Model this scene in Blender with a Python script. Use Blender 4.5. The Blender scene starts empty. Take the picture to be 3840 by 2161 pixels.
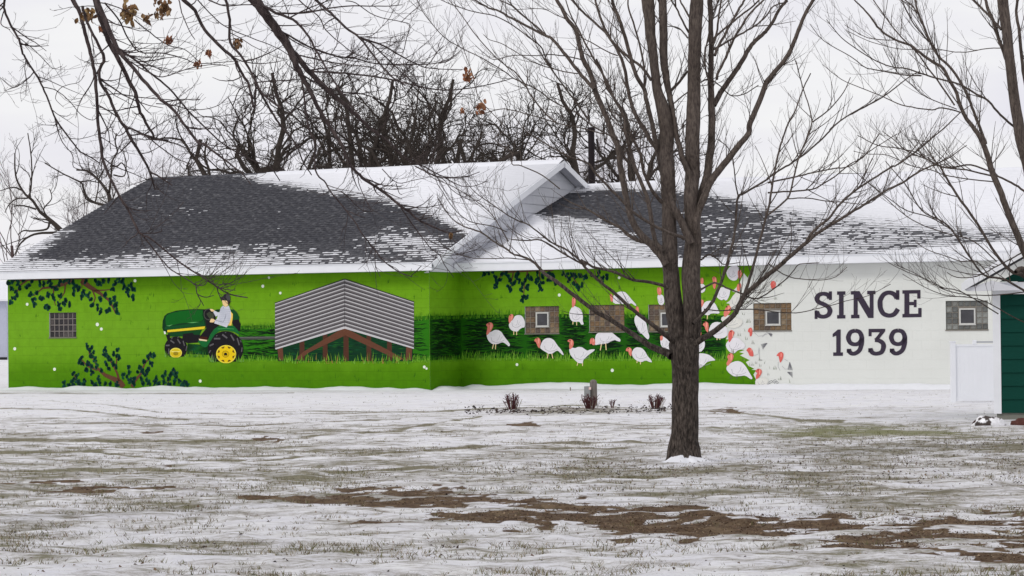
import bpy, bmesh, math, random
import numpy as np
from mathutils import Vector, Matrix
random.seed(7); np.random.seed(7)
S = bpy.context.scene

# ------------------------------------------------------------------ camera, sky, sun, exposure
F = 9732.2; PITCH = .0153; ROLL = .0102; HC = 1.3376          # focal length in photo pixels, tilt, roll, eye height
cp, sp, cr, sr = math.cos(PITCH), math.sin(PITCH), math.cos(ROLL), math.sin(ROLL)
FWD = np.array([0, cp, sp]); R0 = np.array([1., 0, 0]); U0 = np.array([0, -sp, cp])
CR = cr*R0 - sr*U0; CU = sr*R0 + cr*U0
cam_d = bpy.data.cameras.new('camera'); cam = bpy.data.objects.new('camera', cam_d); S.collection.objects.link(cam)
M = Matrix(((CR[0], CU[0], -FWD[0], 0), (CR[1], CU[1], -FWD[1], 0), (CR[2], CU[2], -FWD[2], HC), (0, 0, 0, 1)))
cam.matrix_world = M
cam_d.sensor_width = 36; cam_d.lens = 36*F/3840; cam_d.clip_start = .5; cam_d.clip_end = 3000
S.camera = cam

W = bpy.data.worlds.new('World'); S.world = W; W.use_nodes = True
nt = W.node_tree; nt.nodes.clear()
def wn(t, **k):
    n = nt.nodes.new(t)
    for a, b in k.items(): setattr(n, a, b)
    return n
SUN_EL, SUN_AZ = math.radians(42), math.radians(215)
sky = wn('ShaderNodeTexSky', sky_type='NISHITA', sun_disc=False, sun_elevation=SUN_EL, sun_rotation=SUN_AZ)
tc = wn('ShaderNodeTexCoord'); mp = wn('ShaderNodeMapping'); mp.inputs['Scale'].default_value = (1.2, 1.2, 5)
nz = wn('ShaderNodeTexNoise'); nz.inputs['Scale'].default_value = 5.; nz.inputs['Detail'].default_value = 4
rp = wn('ShaderNodeValToRGB')
rp.color_ramp.elements[0].position = .3; rp.color_ramp.elements[0].color = (.68, .665, .735, 1)
rp.color_ramp.elements[1].position = .7; rp.color_ramp.elements[1].color = (.82, .82, .81, 1)
sc = wn('ShaderNodeVectorMath', operation='SCALE'); sc.inputs['Scale'].default_value = 11.7
mx = wn('ShaderNodeMix', data_type='RGBA'); mx.inputs['Factor'].default_value = .96
bg = wn('ShaderNodeBackground'); bg.inputs['Strength'].default_value = .1
wo = wn('ShaderNodeOutputWorld')
L = nt.links.new
L(tc.outputs['Generated'], mp.inputs['Vector']); L(mp.outputs[0], nz.inputs['Vector']); L(nz.outputs['Fac'], rp.inputs[0])
L(rp.outputs[0], sc.inputs[0]); L(sky.outputs[0], mx.inputs[6]); L(sc.outputs[0], mx.inputs[7])
L(mx.outputs[2], bg.inputs[0]); L(bg.outputs[0], wo.inputs[0])

sd = bpy.data.lights.new('sun', 'SUN'); sd.energy = .95; sd.angle = math.radians(14); sd.color = (1, .965, .91)
so = bpy.data.objects.new('sun', sd); S.collection.objects.link(so)
so.rotation_euler = Vector((-.62, -.55, .66)).to_track_quat('Z', 'Y').to_euler()
S.view_settings.view_transform = 'Standard'; S.view_settings.look = 'None'
S.view_settings.exposure = 0; S.view_settings.gamma = 1; S.view_settings.use_curve_mapping = False

# ------------------------------------------------------------------ measuring helpers
CROPS = dict(A=(0, 0, 2.6833), B=(960, 0, 2.6833), C=(0, 500, 2.6833), D=(960, 500, 2.6833), E=(1920, 0, 2.6833), F=(2880, 0, 2.6833),
             G=(1920, 500, 2.6833), H=(2880, 500, 2.6833), Z1=(0, 960, 2.6833), Z2=(900, 960, 2.6833), Z3=(1740, 960, 2.6833),
             Z4=(2500, 960, 1.9224), T=(580, 1080, 4.8333), W=(1940, 1100, 4.265), V=(2560, 960, 2.788), P=(0, 0, 1))
def px(c, x, y):
    o = CROPS[c]; return o[0]+x/o[2], o[1]+y/o[2]
def ray(x, y):
    X, Y = x-1920, y-1080.5
    u = X*cr - Y*sr; v = X*sr + Y*cr
    d = FWD*F + R0*u - U0*v
    return d/d[1]                      # scaled so that world Y advances by 1
def at(x, y, D): d = ray(x, y); return np.array([d[0]*D, D, HC+d[2]*D])
def project(X, Y, Z):
    Z = Z-HC; yc = Y*cp+Z*sp; zc = -Y*sp+Z*cp
    u = F*X/yc; v = -F*zc/yc
    return 1920+u*cr+v*sr, 1080.5-u*sr+v*cr
TH = .4609; XC, YC = -1.8135, 56.8998; ct, st = math.cos(TH), math.sin(TH)
def world_ray_local(x, y):             # the viewing ray in the building's own axes
    d = ray(x, y); o = np.array([-XC, -YC, HC])
    return (np.array([o[0]*ct-o[1]*st, o[0]*st+o[1]*ct, o[2]]), np.array([d[0]*ct-d[1]*st, d[0]*st+d[1]*ct, d[2]]))
def on_y(x, y, y0): o, d = world_ray_local(x, y); t = (y0-o[1])/d[1]; p = o+d*t; return p[0], p[2]
def on_x(x, y, x0): o, d = world_ray_local(x, y); t = (x0-o[0])/d[0]; p = o+d*t; return p[1], p[2]
def loc2w(p): return (XC+p[0]*ct+p[1]*st, YC-p[0]*st+p[1]*ct, p[2])

def lin(c): c = c/255; return c/12.92 if c <= .04045 else ((c+.055)/1.055)**2.4
def col(r, g, b, k=1.08): return tuple(min(.9, lin(v)*k) for v in (r, g, b))+(1,)

# ------------------------------------------------------------------ scene tree helpers
COL = S.collection
def tag(o, label=None, cat=None, group=None, kind=None):
    if label: o['label'] = label
    if cat: o['category'] = cat
    if group: o['group'] = group
    if kind: o['kind'] = kind
    return o
def empty(name, loc=(0, 0, 0), rz=0, parent=None):
    o = bpy.data.objects.new(name, None); COL.objects.link(o); o.location = loc; o.rotation_euler = (0, 0, rz)
    o.empty_display_size = .2
    if parent: o.parent = parent
    return o
def mesh_obj(name, vs, fs, mats, parent=None, mi=None, smooth=False):
    me = bpy.data.meshes.new(name); me.from_pydata([tuple(map(float, v)) for v in vs], [], fs)
    for m in (mats if isinstance(mats, (list, tuple)) else [mats]): me.materials.append(m)
    if mi is not None: me.polygons.foreach_set('material_index', mi)
    if smooth: me.polygons.foreach_set('use_smooth', [True]*len(me.polygons))
    me.update()
    o = bpy.data.objects.new(name, me); COL.objects.link(o)
    if parent: o.parent = parent
    return o
class MB:
    def __init__(s): s.v = []; s.f = []; s.m = []
    def box(s, x0, x1, y0, y1, z0, z1, m=0, rot=None):
        n = len(s.v); P = [(x, y, z) for x in (x0, x1) for y in (y0, y1) for z in (z0, z1)]
        s.v += P; s.f += [tuple(n+i for i in f) for f in ((0, 1, 3, 2), (4, 6, 7, 5), (0, 4, 5, 1), (2, 3, 7, 6), (0, 2, 6, 4), (1, 5, 7, 3))]; s.m += [m]*6
    def poly(s, pts, m=0): n = len(s.v); s.v += list(pts); s.f.append(tuple(range(n, n+len(pts)))); s.m.append(m)
    def prism(s, pts, d, m=0):          # closed outline pushed along d
        n = len(s.v); k = len(pts); s.v += list(pts)+[tuple(a+b for a, b in zip(p, d)) for p in pts]
        s.f.append(tuple(range(n, n+k))); s.f.append(tuple(range(n+2*k-1, n+k-1, -1)))
        for i in range(k): j = (i+1) % k; s.f.append((n+j, n+i, n+k+i, n+k+j))
        s.m += [m]*(k+2)
    def build(s, name, mats, parent=None, smooth=False): return mesh_obj(name, s.v, s.f, mats, parent, s.m, smooth)

# ------------------------------------------------------------------ materials
def mat(name, base, rough=.7, spec=.3, var=0, vscale=8, bump=0, bscale=40, mapping=None, c2=None, c2at=(.45, .6), c2scale=3, brick=False, attr=None, stretch=None):
    m = bpy.data.materials.new(name); m.use_nodes = True; t = m.node_tree; b = t.nodes['Principled BSDF']
    b.inputs['Roughness'].default_value = rough; b.inputs['Specular IOR Level'].default_value = spec
    N = t.nodes.new; K = t.links.new
    co = N('ShaderNodeTexCoord').outputs['Object']
    if stretch:
        q = N('ShaderNodeMapping'); q.inputs['Scale'].default_value = stretch; K(co, q.inputs['Vector']); cs = q.outputs[0]
    else: cs = co
    rgb = N('ShaderNodeRGB'); rgb.outputs[0].default_value = base; out = rgb.outputs[0]
    if attr:
        a = N('ShaderNodeAttribute'); a.attribute_name = attr; out = a.outputs['Color']
    def mixc(fac, a, bb, mode='MIX'):
        x = N('ShaderNodeMix'); x.data_type = 'RGBA'; x.blend_type = mode
        if isinstance(fac, float): x.inputs[0].default_value = fac
        else: K(fac, x.inputs[0])
        for i, v in ((6, a), (7, bb)):
            if isinstance(v, tuple): x.inputs[i].default_value = v
            else: K(v, x.inputs[i])
        return x.outputs[2]
    if c2:
        n = N('ShaderNodeTexNoise'); n.inputs['Scale'].default_value = c2scale; n.inputs['Detail'].default_value = 6; K(cs, n.inputs['Vector'])
        r = N('ShaderNodeMapRange'); r.inputs[1].default_value = c2at[0]; r.inputs[2].default_value = c2at[1]; K(n.outputs['Fac'], r.inputs[0])
        out = mixc(r.outputs[0], out, c2)
    if var:
        n = N('ShaderNodeTexNoise'); n.inputs['Scale'].default_value = vscale; n.inputs['Detail'].default_value = 5; K(cs, n.inputs['Vector'])
        r = N('ShaderNodeMapRange'); r.inputs[1].default_value = .25; r.inputs[2].default_value = .75; r.inputs[3].default_value = 1-var; r.inputs[4].default_value = 1+var
        K(n.outputs['Fac'], r.inputs[0])
        v = N('ShaderNodeVectorMath'); v.operation = 'SCALE'; K(out, v.inputs[0]); K(r.outputs[0], v.inputs['Scale']); out = v.outputs[0]
    K(out, b.inputs['Base Color'])
    h = None
    if brick:
        s = N('ShaderNodeSeparateXYZ'); K(co, s.inputs[0]); ad = N('ShaderNodeMath'); K(s.outputs[0], ad.inputs[0]); K(s.outputs[1], ad.inputs[1])
        c = N('ShaderNodeCombineXYZ'); K(ad.outputs[0], c.inputs[0]); K(s.outputs[2], c.inputs[1])
        bt = N('ShaderNodeTexBrick'); K(c.outputs[0], bt.inputs['Vector']); bt.inputs['Scale'].default_value = 1
        bt.inputs['Brick Width'].default_value = .4; bt.inputs['Row Height'].default_value = .2; bt.inputs['Mortar Size'].default_value = .006; bt.inputs['Mortar Smooth'].default_value = .6
        bu = N('ShaderNodeBump'); bu.inputs['Distance'].default_value = -.004; bu.inputs['Strength'].default_value = .55; K(bt.outputs['Fac'], bu.inputs['Height']); h = bu.outputs[0]
    if bump:
        n = N('ShaderNodeTexNoise'); n.inputs['Scale'].default_value = bscale; n.inputs['Detail'].default_value = 6; K(cs, n.inputs['Vector'])
        bu = N('ShaderNodeBump'); bu.inputs['Strength'].default_value = 1; bu.inputs['Distance'].default_value = bump; K(n.outputs['Fac'], bu.inputs['Height'])
        if h: K(h, bu.inputs['Normal'])
        h = bu.outputs[0]
    if h: K(h, b.inputs['Normal'])
    return m
PM = {}
def paint(r, g, b, var=.04):
    k = (r, g, b)
    if k not in PM: PM[k] = mat('paint_%d_%d_%d' % k, col(r, g, b), .65, .1, var, 6, .0015, 60, brick=True)
    return PM[k]
M_wall = mat('cream_wall_paint', col(209, 211, 206), .6, .3, .035, 1.1, .002, 50, brick=True)
M_white = mat('white_trim', col(222, 224, 228), .45, .4, .04, 3)
M_soffit = mat('white_soffit', col(205, 206, 212), .5, .4, .03, 3)
M_sid = mat('gable_siding', col(196, 198, 204), .55, .3, .05, 4)
M_snow = mat('roof_snow', (.80, .81, .85, 1), .9, .1, .03, 6, .01, 14)
M_shin = mat('asphalt_shingle', (.060, .061, .071, 1), .9, .15, .4, 16, .004, 80, c2=(.125, .125, .135, 1), c2at=(.48, .66), c2scale=9)
M_shA = mat('asphalt_shingle_dusted', (.07, .07, .08, 1), .9, .15, .4, 16, .004, 80, c2=(.15, .15, .16, 1), c2at=(.52, .74), c2scale=9, attr='tint')
M_shD = [mat('asphalt_shingle_dust_%d' % i, (.060+d, .061+d, .071+d, 1), .9, .15, .4, 16, .004, 80, c2=(.15, .15, .16, 1), c2at=(.52, .74), c2scale=9) for i, d in enumerate((0, .04, .09, .16))]
M_dark = mat('dark_void', (.015, .015, .017, 1), .5, .3)

# ------------------------------------------------------------------ the lawn: one sheet to the horizon
def vnoise(x, y, seed=0):
    xi = np.floor(x).astype(np.int64); yi = np.floor(y).astype(np.int64); fx = x-xi; fy = y-yi
    fx = fx*fx*(3-2*fx); fy = fy*fy*(3-2*fy)
    def h(a, b):
        n = (a*374761393+b*668265263+seed*1442695041) & 0xffffffff
        n = ((n ^ (n >> 13))*1274126177) & 0xffffffff
        return ((n ^ (n >> 16)) & 0xffff)/65535.
    return (h(xi, yi)*(1-fx)+h(xi+1, yi)*fx)*(1-fy)+(h(xi, yi+1)*(1-fx)+h(xi+1, yi+1)*fx)*fy
def fbm(x, y, sc, oct=4, seed=0, g=.5):
    a = 1; s = 0; t = 0
    for i in range(oct): s += a*vnoise(x/sc*2**i+17.3*i, y/sc*2**i-9.1*i, seed+i); t += a; a *= g
    return s/t
def sst(x, a, b): t = np.clip((x-a)/(b-a), 0, 1); return t*t*(3-2*t)
MUD = [[(900, 1862, 3), (1080, 1866, 5), (1250, 1868, 8), (1350, 1857, 14), (1500, 1852, 24), (1650, 1858, 22), (1760, 1870, 14), (1900, 1882, 9)],
       [(1300, 1873, 5), (1420, 1890, 7), (1550, 1875, 12), (1720, 1888, 8)],
       [(1600, 1915, 4), (1700, 1925, 10), (1850, 1940, 18), (1960, 1950, 10), (2040, 1962, 6)], [(1350, 1950, 4), (1470, 1960, 5)],
       [(1900, 1884, 8), (2080, 1890, 12), (2200, 1910, 18), (2380, 1920, 18), (2500, 1908, 12), (2580, 1896, 7)],
       [(1920, 1925, 5), (2060, 1930, 12), (2200, 1935, 14), (2340, 1950, 16), (2430, 1980, 28), (2560, 1992, 24), (2700, 1975, 28), (2850, 1985, 28), (3000, 1965, 24), (3150, 1970, 12)],
       [(2450, 1935, 8), (2600, 1935, 14), (2770, 1935, 12), (2950, 1950, 16), (3100, 1945, 14), (3210, 1965, 8)],
       [(2800, 2000, 8), (2900, 2010, 10), (2980, 2000, 6)],
       [(3100, 1980, 12), (3300, 1980, 18), (3420, 1970, 20), (3560, 1960, 24), (3700, 1968, 28), (3900, 1980, 34), (4200, 1990, 30)],
       [(3150, 2010, 6), (3300, 2020, 8)], [(3440, 1995, 12), (3560, 2000, 16), (3700, 2012, 26), (3900, 2025, 30), (4200, 2040, 26)],
       [(3100, 2045, 8), (3300, 2058, 13), (3480, 2066, 18), (3650, 2076, 20), (3900, 2088, 20), (4200, 2100, 16)],
       [(190, 1836, 2), (300, 1832, 5), (420, 1829, 4), (560, 1825, 4), (640, 1825, 6), (700, 1833, 3)], [(-100, 1816, 4), (60, 1812, 4), (200, 1803, 5), (290, 1799, 3)],
       [(960, 1642, 2), (1010, 1640, 4), (1060, 1645, 2)], [(540, 1619, 3), (575, 1618, 5), (600, 1622, 3)],
       [(600, 1744, 1.5), (640, 1744, 2.5)], [(2680, 1534, 3), (2720, 1537, 5), (2770, 1540, 3)], [(1930, 1590, 4), (1990, 1589, 4)]]
LINES = [[(-200, 1475, 6), (250, 1473, 5), (600, 1476, 3), (1100, 1471, 2)], [(-200, 1645, 4), (350, 1652, 4), (700, 1655, 4), (1100, 1640, 4), (1500, 1610, 4), (1800, 1560, 3)],
         [(900, 1541, 2), (1500, 1541, 2), (1900, 1532, 3), (2150, 1519, 3), (2420, 1530, 3), (2700, 1540, 3), (2900, 1560, 4), (3000, 1573, 5), (3150, 1578, 6)],
         [(-100, 1528, 3), (250, 1534, 3), (480, 1556, 3), (700, 1572, 2)], [(150, 1500, 2), (400, 1516, 2), (600, 1545, 2.5), (1000, 1552, 2), (1700, 1541, 2)], [(-100, 1590, 3), (400, 1586, 2), (900, 1592, 3), (1500, 1570, 2)],
         [(-100, 1770, 3), (500, 1755, 4), (1100, 1770, 3), (1800, 1745, 4)], [(-200, 1702, 5), (300, 1690, 4), (700, 1720, 3), (1000, 1725, 3), (1500, 1690, 4), (2000, 1660, 5), (2500, 1655, 4)]]
def stroke_mask(X, Y, chains, wide=1.):
    out = np.full_like(X, -1.)
    for ch in chains:
        for (ax, ay, aw), (bx, by, bw) in zip(ch, ch[1:]):
            sel = (X > min(ax, bx)-120) & (X < max(ax, bx)+120) & (Y > min(ay, by)-60) & (Y < max(ay, by)+60)
            if not sel.any(): continue
            x, y = X[sel], Y[sel]; dx, dy = bx-ax, by-ay
            t = np.clip(((x-ax)*dx+(y-ay)*dy*9)/(dx*dx+dy*dy*9), 0, 1)
            w = aw+(bw-aw)*t
            d = np.hypot((x-ax-dx*t)/4, y-ay-dy*t)/w
            out[sel] = np.maximum(out[sel], 1-d/wide)
    return out
def ground_masks(x, y):
    """bare grass amount, mud amount, greenness at a place on the lawn"""
    u, v = project(x, np.maximum(y, 5), np.zeros_like(x))
    n1 = fbm(x, y, .9, 4, 3); n2 = fbm(x, y, .16, 3, 11); n3 = fbm(x*.25, y, 1.6, 3, 23); n4 = fbm(x, y, 4.5, 2, 31); n5 = fbm(x*.45, y, .34, 3, 77); n6 = fbm(x*.6, y, .16, 2, 87)
    cov = np.interp(v, [1450, 1480, 1540, 1600, 1680, 1760, 1900, 2000, 2161], [.16, .18, .22, .37, .41, .41, .40, .43, .44])
    cov += .14*np.exp(-((v-1690)/60)**2)*sst(u, 2700, 3100) + .12*np.exp(-((v-1780)/40)**2)*np.exp(-((u-2250)/330)**2)
    cov -= .25*np.exp(-((v-1868)/22)**2)*np.exp(-((u-2250)/420)**2)
    cov -= .35*np.exp(-((v-1728)/14)**2)*np.exp(-((u-2590)/90)**2)
    cov -= .16*np.exp(-((v-1500)/28)**2)
    cov -= .12*np.exp(-((v-1570)/16)**2)*np.exp(-((u-2100)/400)**2)
    strip = np.exp(-((v-1615)/22)**2)*np.exp(-((u-3230)/430)**2); cov += .30*strip
    bed = np.exp(-((v-1541)/9)**2)*np.exp(-(np.abs(u-2130)/350)**4); cov += .30*bed
    cov += .42*np.clip(stroke_mask(u, v, LINES)*1.6, 0, 1)
    f = .17*n1+.08*n2+.13*n3+.09*n4+.35*n5+.18*n6
    grass = sst(f+cov-.925, -.085, .10); cover = np.clip(cov+.9*(.5*n1+.3*n3+.2*n4-.5), 0, 1)
    mudn = stroke_mask(u, v, MUD, 1.55)
    n7 = fbm(x*.7, y, .10, 2, 97); mud = sst(mudn*.55+1.0*(n2-.5)+.7*(n1-.5)+1.5*(n5-.5)+1.0*(n7-.5), -.02, .20)*(mudn > -.99)
    green = np.clip(.42+.9*strip+.5*(n4-.5)+.2*sst(v, 1900, 2100), 0, 1)*(1-bed)
    global LUMP, COVER
    LUMP = .6*n5+.4*n6; COVER = cover
    return grass, mud, green, bed, u, v
rows = [-300, -120, -40, -10, 2, 6, 9]
pv = 2330.
while pv > 1452: rows.append(HC*F/(pv-1229)); pv -= 2.3
rows = sorted(rows)+[60, 66, 74, 84, 96, 110, 130, 160, 200, 280, 400, 700, 1200, 2000]
cols = [-150, -40, -12, -5, -2, -1, -.6, -.4, -.32]+list(np.arange(-2500, 2501, 6.5)/F)+[.32, .4, .6, 1, 2, 5, 12, 40, 150]
ry = np.array(rows, float); cx = np.array(cols, float)
GX = cx[None, :]*np.maximum(ry, 2)[:, None]; GY = np.repeat(ry[:, None], len(cx), 1)
g, md, gr, bed, U, V = ground_masks(GX, GY)
fine = (GY > 9) & (GY < 58)
hz = .03*(fbm(GX, GY, 1.3, 3, 41)-.5)+.014*(fbm(GX, GY, .22, 3, 43)-.5)-.10*(LUMP-.5)*sst(V, 1480, 1640)-.004*g-.006*md+.05*bed+.03*np.exp(-((V-1728)/12)**2-((U-2580)/90)**2)
hz += .012*md*fbm(GX, GY, .12, 2, 51)
GZ = np.where(fine, hz, 0)-.01
nr, nc = GX.shape
idx = np.arange(nr*nc).reshape(nr, nc)
quads = np.stack([idx[:-1, :-1], idx[:-1, 1:], idx[1:, 1:], idx[1:, :-1]], -1).reshape(-1, 4)
def fast_mesh(name, co, faces, mats, parent=None, smooth=False, attrs=None, k=4):
    me = bpy.data.meshes.new(name); me.vertices.add(len(co)); me.vertices.foreach_set('co', np.asarray(co, np.float32).ravel())
    faces = np.asarray(faces, np.int32); n = len(faces)
    me.loops.add(n*k); me.loops.foreach_set('vertex_index', faces.ravel())
    me.polygons.add(n); me.polygons.foreach_set('loop_start', np.arange(0, n*k, k, dtype=np.int32)); me.polygons.foreach_set('loop_total', np.full(n, k, np.int32))
    if smooth: me.polygons.foreach_set('use_smooth', np.ones(n, bool))
    for m in (mats if isinstance(mats, (list, tuple)) else [mats]): me.materials.append(m)
    for an, av in (attrs or {}).items():
        a = me.attributes.new(an, 'FLOAT_COLOR', 'POINT'); a.data.foreach_set('color', np.asarray(av, np.float32).ravel())
    me.update(calc_edges=True)
    o = bpy.data.objects.new(name, me); COL.objects.link(o)
    if parent: o.parent = parent
    return o
def lawn_mat():
    m = bpy.data.materials.new('snowy_lawn'); m.use_nodes = True; t = m.node_tree; N = t.nodes.new; K = t.links.new; b = t.nodes['Principled BSDF']
    a = N('ShaderNodeAttribute'); a.attribute_name = 'mask'; s = N('ShaderNodeSeparateColor'); K(a.outputs['Color'], s.inputs[0])
    co = N('ShaderNodeTexCoord').outputs['Object']
    def noise(scale, det=5, r=.6):
        n = N('ShaderNodeTexNoise'); n.inputs['Scale'].default_value = scale; n.inputs['Detail'].default_value = det; n.inputs['Roughness'].default_value = r; K(co, n.inputs['Vector']); return n.outputs['Fac']
    def math_(op, a_, b_=None):
        n = N('ShaderNodeMath'); n.operation = op
        for i, v in enumerate((a_, b_)):
            if v is None: continue
            if isinstance(v, (int, float)): n.inputs[i].default_value = v
            else: K(v, n.inputs[i])
        return n.outputs[0]
    def rng(v, a0, a1, b0=0, b1=1):
        n = N('ShaderNodeMapRange'); K(v, n.inputs[0])
        for i, q in zip((1, 2, 3, 4), (a0, a1, b0, b1)): n.inputs[i].default_value = q
        return n.outputs[0]
    def mix(f, c1, c2):
        x = N('ShaderNodeMix'); x.data_type = 'RGBA'; K(f, x.inputs[0])
        for i, v in ((6, c1), (7, c2)):
            if isinstance(v, tuple): x.inputs[i].default_value = v
            else: K(v, x.inputs[i])
        return x.outputs[2]
    fn = noise(28, 6, .7); fn2 = noise(9, 4)
    mpn = N('ShaderNodeMapping'); mpn.inputs['Scale'].default_value = (1.5, 3.4, 1); K(co, mpn.inputs[0]); st_ = N('ShaderNodeTexNoise'); st_.inputs['Scale'].default_value = 1.6; st_.inputs['Detail'].default_value = 9; st_.inputs['Roughness'].default_value = .78; K(mpn.outputs[0], st_.inputs['Vector']); stn = st_.outputs['Fac']
    snowc = mix(rng(noise(2.2), .35, .7), (.82, .82, .87, 1), (.90, .90, .90, 1)); snowc = mix(rng(stn, .46, .62, 0, .40), snowc, (.55, .53, .52, 1))
    dead = mix(rng(fn2, .35, .65), (.105, .085, .062, 1), (.25, .21, .16, 1))
    grn = mix(rng(fn, .3, .7), (.12, .13, .045, 1), (.26, .26, .11, 1))
    gc = mix(s.outputs[2], dead, grn)
    mpb = N('ShaderNodeMapping'); mpb.inputs['Scale'].default_value = (1.3, 3.3, 1); K(co, mpb.inputs[0]); sb = N('ShaderNodeTexNoise'); sb.inputs['Scale'].default_value = 1.0; sb.inputs['Detail'].default_value = 10; sb.inputs['Roughness'].default_value = .86; sb.inputs['Distortion'].default_value = .4; K(mpb.outputs[0], sb.inputs['Vector'])
    lev = math_('ADD', sb.outputs['Fac'], math_('MULTIPLY', s.outputs[0], .42))
    thin = mix(rng(fn2, .3, .7), (.30, .275, .245, 1), (.46, .43, .39, 1))
    c = mix(rng(lev, .612, .685, 0, .66), snowc, thin)
    c = mix(rng(lev, .675, .755, 0, .90), c, gc)
    mudc = mix(rng(fn, .35, .65), (.062, .038, .022, 1), (.155, .10, .06, 1))
    mudc = mix(rng(noise(5.5, 3), .45, .7), mudc, (.21, .15, .09, 1))
    mm = rng(math_('ADD', s.outputs[1], math_('ADD', math_('MULTIPLY', math_('SUBTRACT', stn, .5), 2.6), math_('MULTIPLY', math_('SUBTRACT', fn2, .5), 1.2))),   .26, .66)
    c = mix(mm, c, mudc)
    K(c, b.inputs['Base Color']); b.inputs['Roughness'].default_value = .9; b.inputs['Specular IOR Level'].default_value = .15
    bu = N('ShaderNodeBump'); bu.inputs['Distance'].default_value = .03; K(math_('ADD', fn, fn2), bu.inputs['Height']); K(bu.outputs[0], b.inputs['Normal'])
    return m
lawn = fast_mesh('lawn', np.stack([GX, GY, GZ], -1).reshape(-1, 3), quads, lawn_mat(), smooth=True,
                 attrs={'mask': np.stack([COVER, md, gr, np.ones_like(g)], -1).reshape(-1, 4)})
tag(lawn, 'lawn thinly covered with patchy snow, dead grass and brown mud tracks', kind='structure')

# grass blades poking through the snow
nT = 75000
pyv = np.random.uniform(1462, 2300, nT); Yt = HC*F/(pyv-1229); Yt = np.where(np.random.rand(nT) < .5, np.sqrt(np.random.uniform(12.5**2, 52**2, nT)), Yt)
Xt = np.random.uniform(-.225, .225, nT)*Yt
g2, m2, gr2, b2, u2, v2 = ground_masks(Xt, Yt)
fb_ = fbm(Xt*.6, Yt, .13, 2, 99); g2 = np.clip(g2+1.5*(fb_-.5), 0, 1)
keep = np.random.rand(nT) < (.05+.80*g2)*(1-.9*m2)*(.35+.65*sst(v2, 1500, 1800)); Xt, Yt, gr2, g2 = Xt[keep], Yt[keep], gr2[keep], g2[keep]
nb = 3; X = np.repeat(Xt, nb)+np.random.normal(0, .012, len(Xt)*nb); Y = np.repeat(Yt, nb)+np.random.normal(0, .012, len(Yt)*nb)
n = len(X); a = np.random.uniform(0, 6.283, n); h = np.random.uniform(.006, .019, n)*(.7+.5*np.repeat(g2, nb)); w = np.random.uniform(.0018, .004, n)
lx, ly = np.random.normal(0, .018, n), np.random.normal(0, .018, n)
dx, dy = np.cos(a)*w, np.sin(a)*w
co = np.stack([np.stack([X-dx, Y-dy, np.full(n, -.015)], 1), np.stack([X+dx, Y+dy, np.full(n, -.015)], 1), np.stack([X+lx, Y+ly, h], 1)], 1).reshape(-1, 3)
ca = np.array([.17, .135, .09]); cb = np.array([.13, .13, .05]); cc = np.array([.36, .31, .22])
q = np.random.rand(n, 1); gg = np.repeat(gr2, nb)[:, None]
bc = np.where(q < .45*gg+.2, cb, np.where(q < .8, ca, cc))*np.random.uniform(.7, 1.25, (n, 1))
bc = np.concatenate([bc, np.ones((n, 1))], 1)
blades = fast_mesh('grass', co, np.arange(n*3).reshape(-1, 3), mat('grass_blade', (.2, .2, .1, 1), .8, .2, attr='tint'), attrs={'tint': np.repeat(bc, 3, 0)}, k=3)
tag(blades, 'short dead and green grass poking through the snow', 'grass', kind='stuff')

# fallen leaves and mulch crumbs
def crumbs(name, label, N_, xs, ys, size, cols_, lift=.006, seed=1):
    rng = np.random.default_rng(seed); x, y = xs(rng, N_), ys(rng, N_)
    Yd = HC*F/(y-1229); Xd = (x-1920)/F*Yd; n = len(Xd)
    s = rng.uniform(size[0], size[1], n)[:, None]
    ang = rng.uniform(0, 6.28, n)
    e1 = np.stack([np.cos(ang), np.sin(ang), rng.normal(0, .25, n)], 1)*s; e2 = np.stack([-np.sin(ang), np.cos(ang), rng.normal(0, .45, n)], 1)*s*.7
    c = np.stack([Xd, Yd, np.full(n, lift)+s[:, 0]*.35], 1)
    curl = np.stack([np.zeros(n), np.zeros(n), s[:, 0]*.45], 1)
    co = np.stack([c-e1, c-e2+curl, c+e1, c+e2+curl], 1).reshape(-1, 3)
    t = np.array(cols_)[rng.integers(0, len(cols_), n)]*rng.uniform(.7, 1.3, (n, 1))
    o = fast_mesh(name, co, np.arange(n*4).reshape(-1, 4), mat(name+'_surface', (.1, .06, .04, 1), .8, .2, attr='tint'), attrs={'tint': np.repeat(np.concatenate([t, np.ones((n, 1))], 1), 4, 0)})
    return tag(o, label, name.replace('_', ' '), kind='stuff')
LB = [(.10, .06, .035), (.06, .04, .03), (.15, .10, .06), (.05, .04, .04)]
crumbs('fallen_leaves', 'small brown leaves scattered over the snowy lawn', 2200, lambda r, n: np.concatenate([r.uniform(-100, 3950, n//3), r.normal(2300, 380, n//4), r.uniform(2800, 3950, n-n//3-n//4)]),
       lambda r, n: np.concatenate([r.uniform(1560, 2160, n//3), r.normal(1770, 26, n//4), r.uniform(1650, 1840, n-n//3-n//4)]), (.005, .014), LB)
def mud_xy(n):
    r = np.random.default_rng(12); y = r.uniform(1795, 2120, n*30); x = r.uniform(-60, 3900, n*30); Yd = HC*F/(y-1229); Xd = (x-1920)/F*Yd; m_ = ground_masks(Xd, Yd)[1]
    k = r.random(len(x)) < m_**1.5*.75+.25*((m_ > .02) & (m_ < .6)); return x[k][:n], y[k][:n]
mx_, my_ = mud_xy(6500)
crumbs('mud_clods', 'crumbs of brown mud and dead grass along the churned tracks', len(mx_), lambda r, n: mx_, lambda r, n: my_, (.003, .010), [(.12, .07, .045), (.075, .045, .03), (.19, .125, .08), (.10, .06, .04), (.24, .18, .12)], .0, 7)
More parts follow.
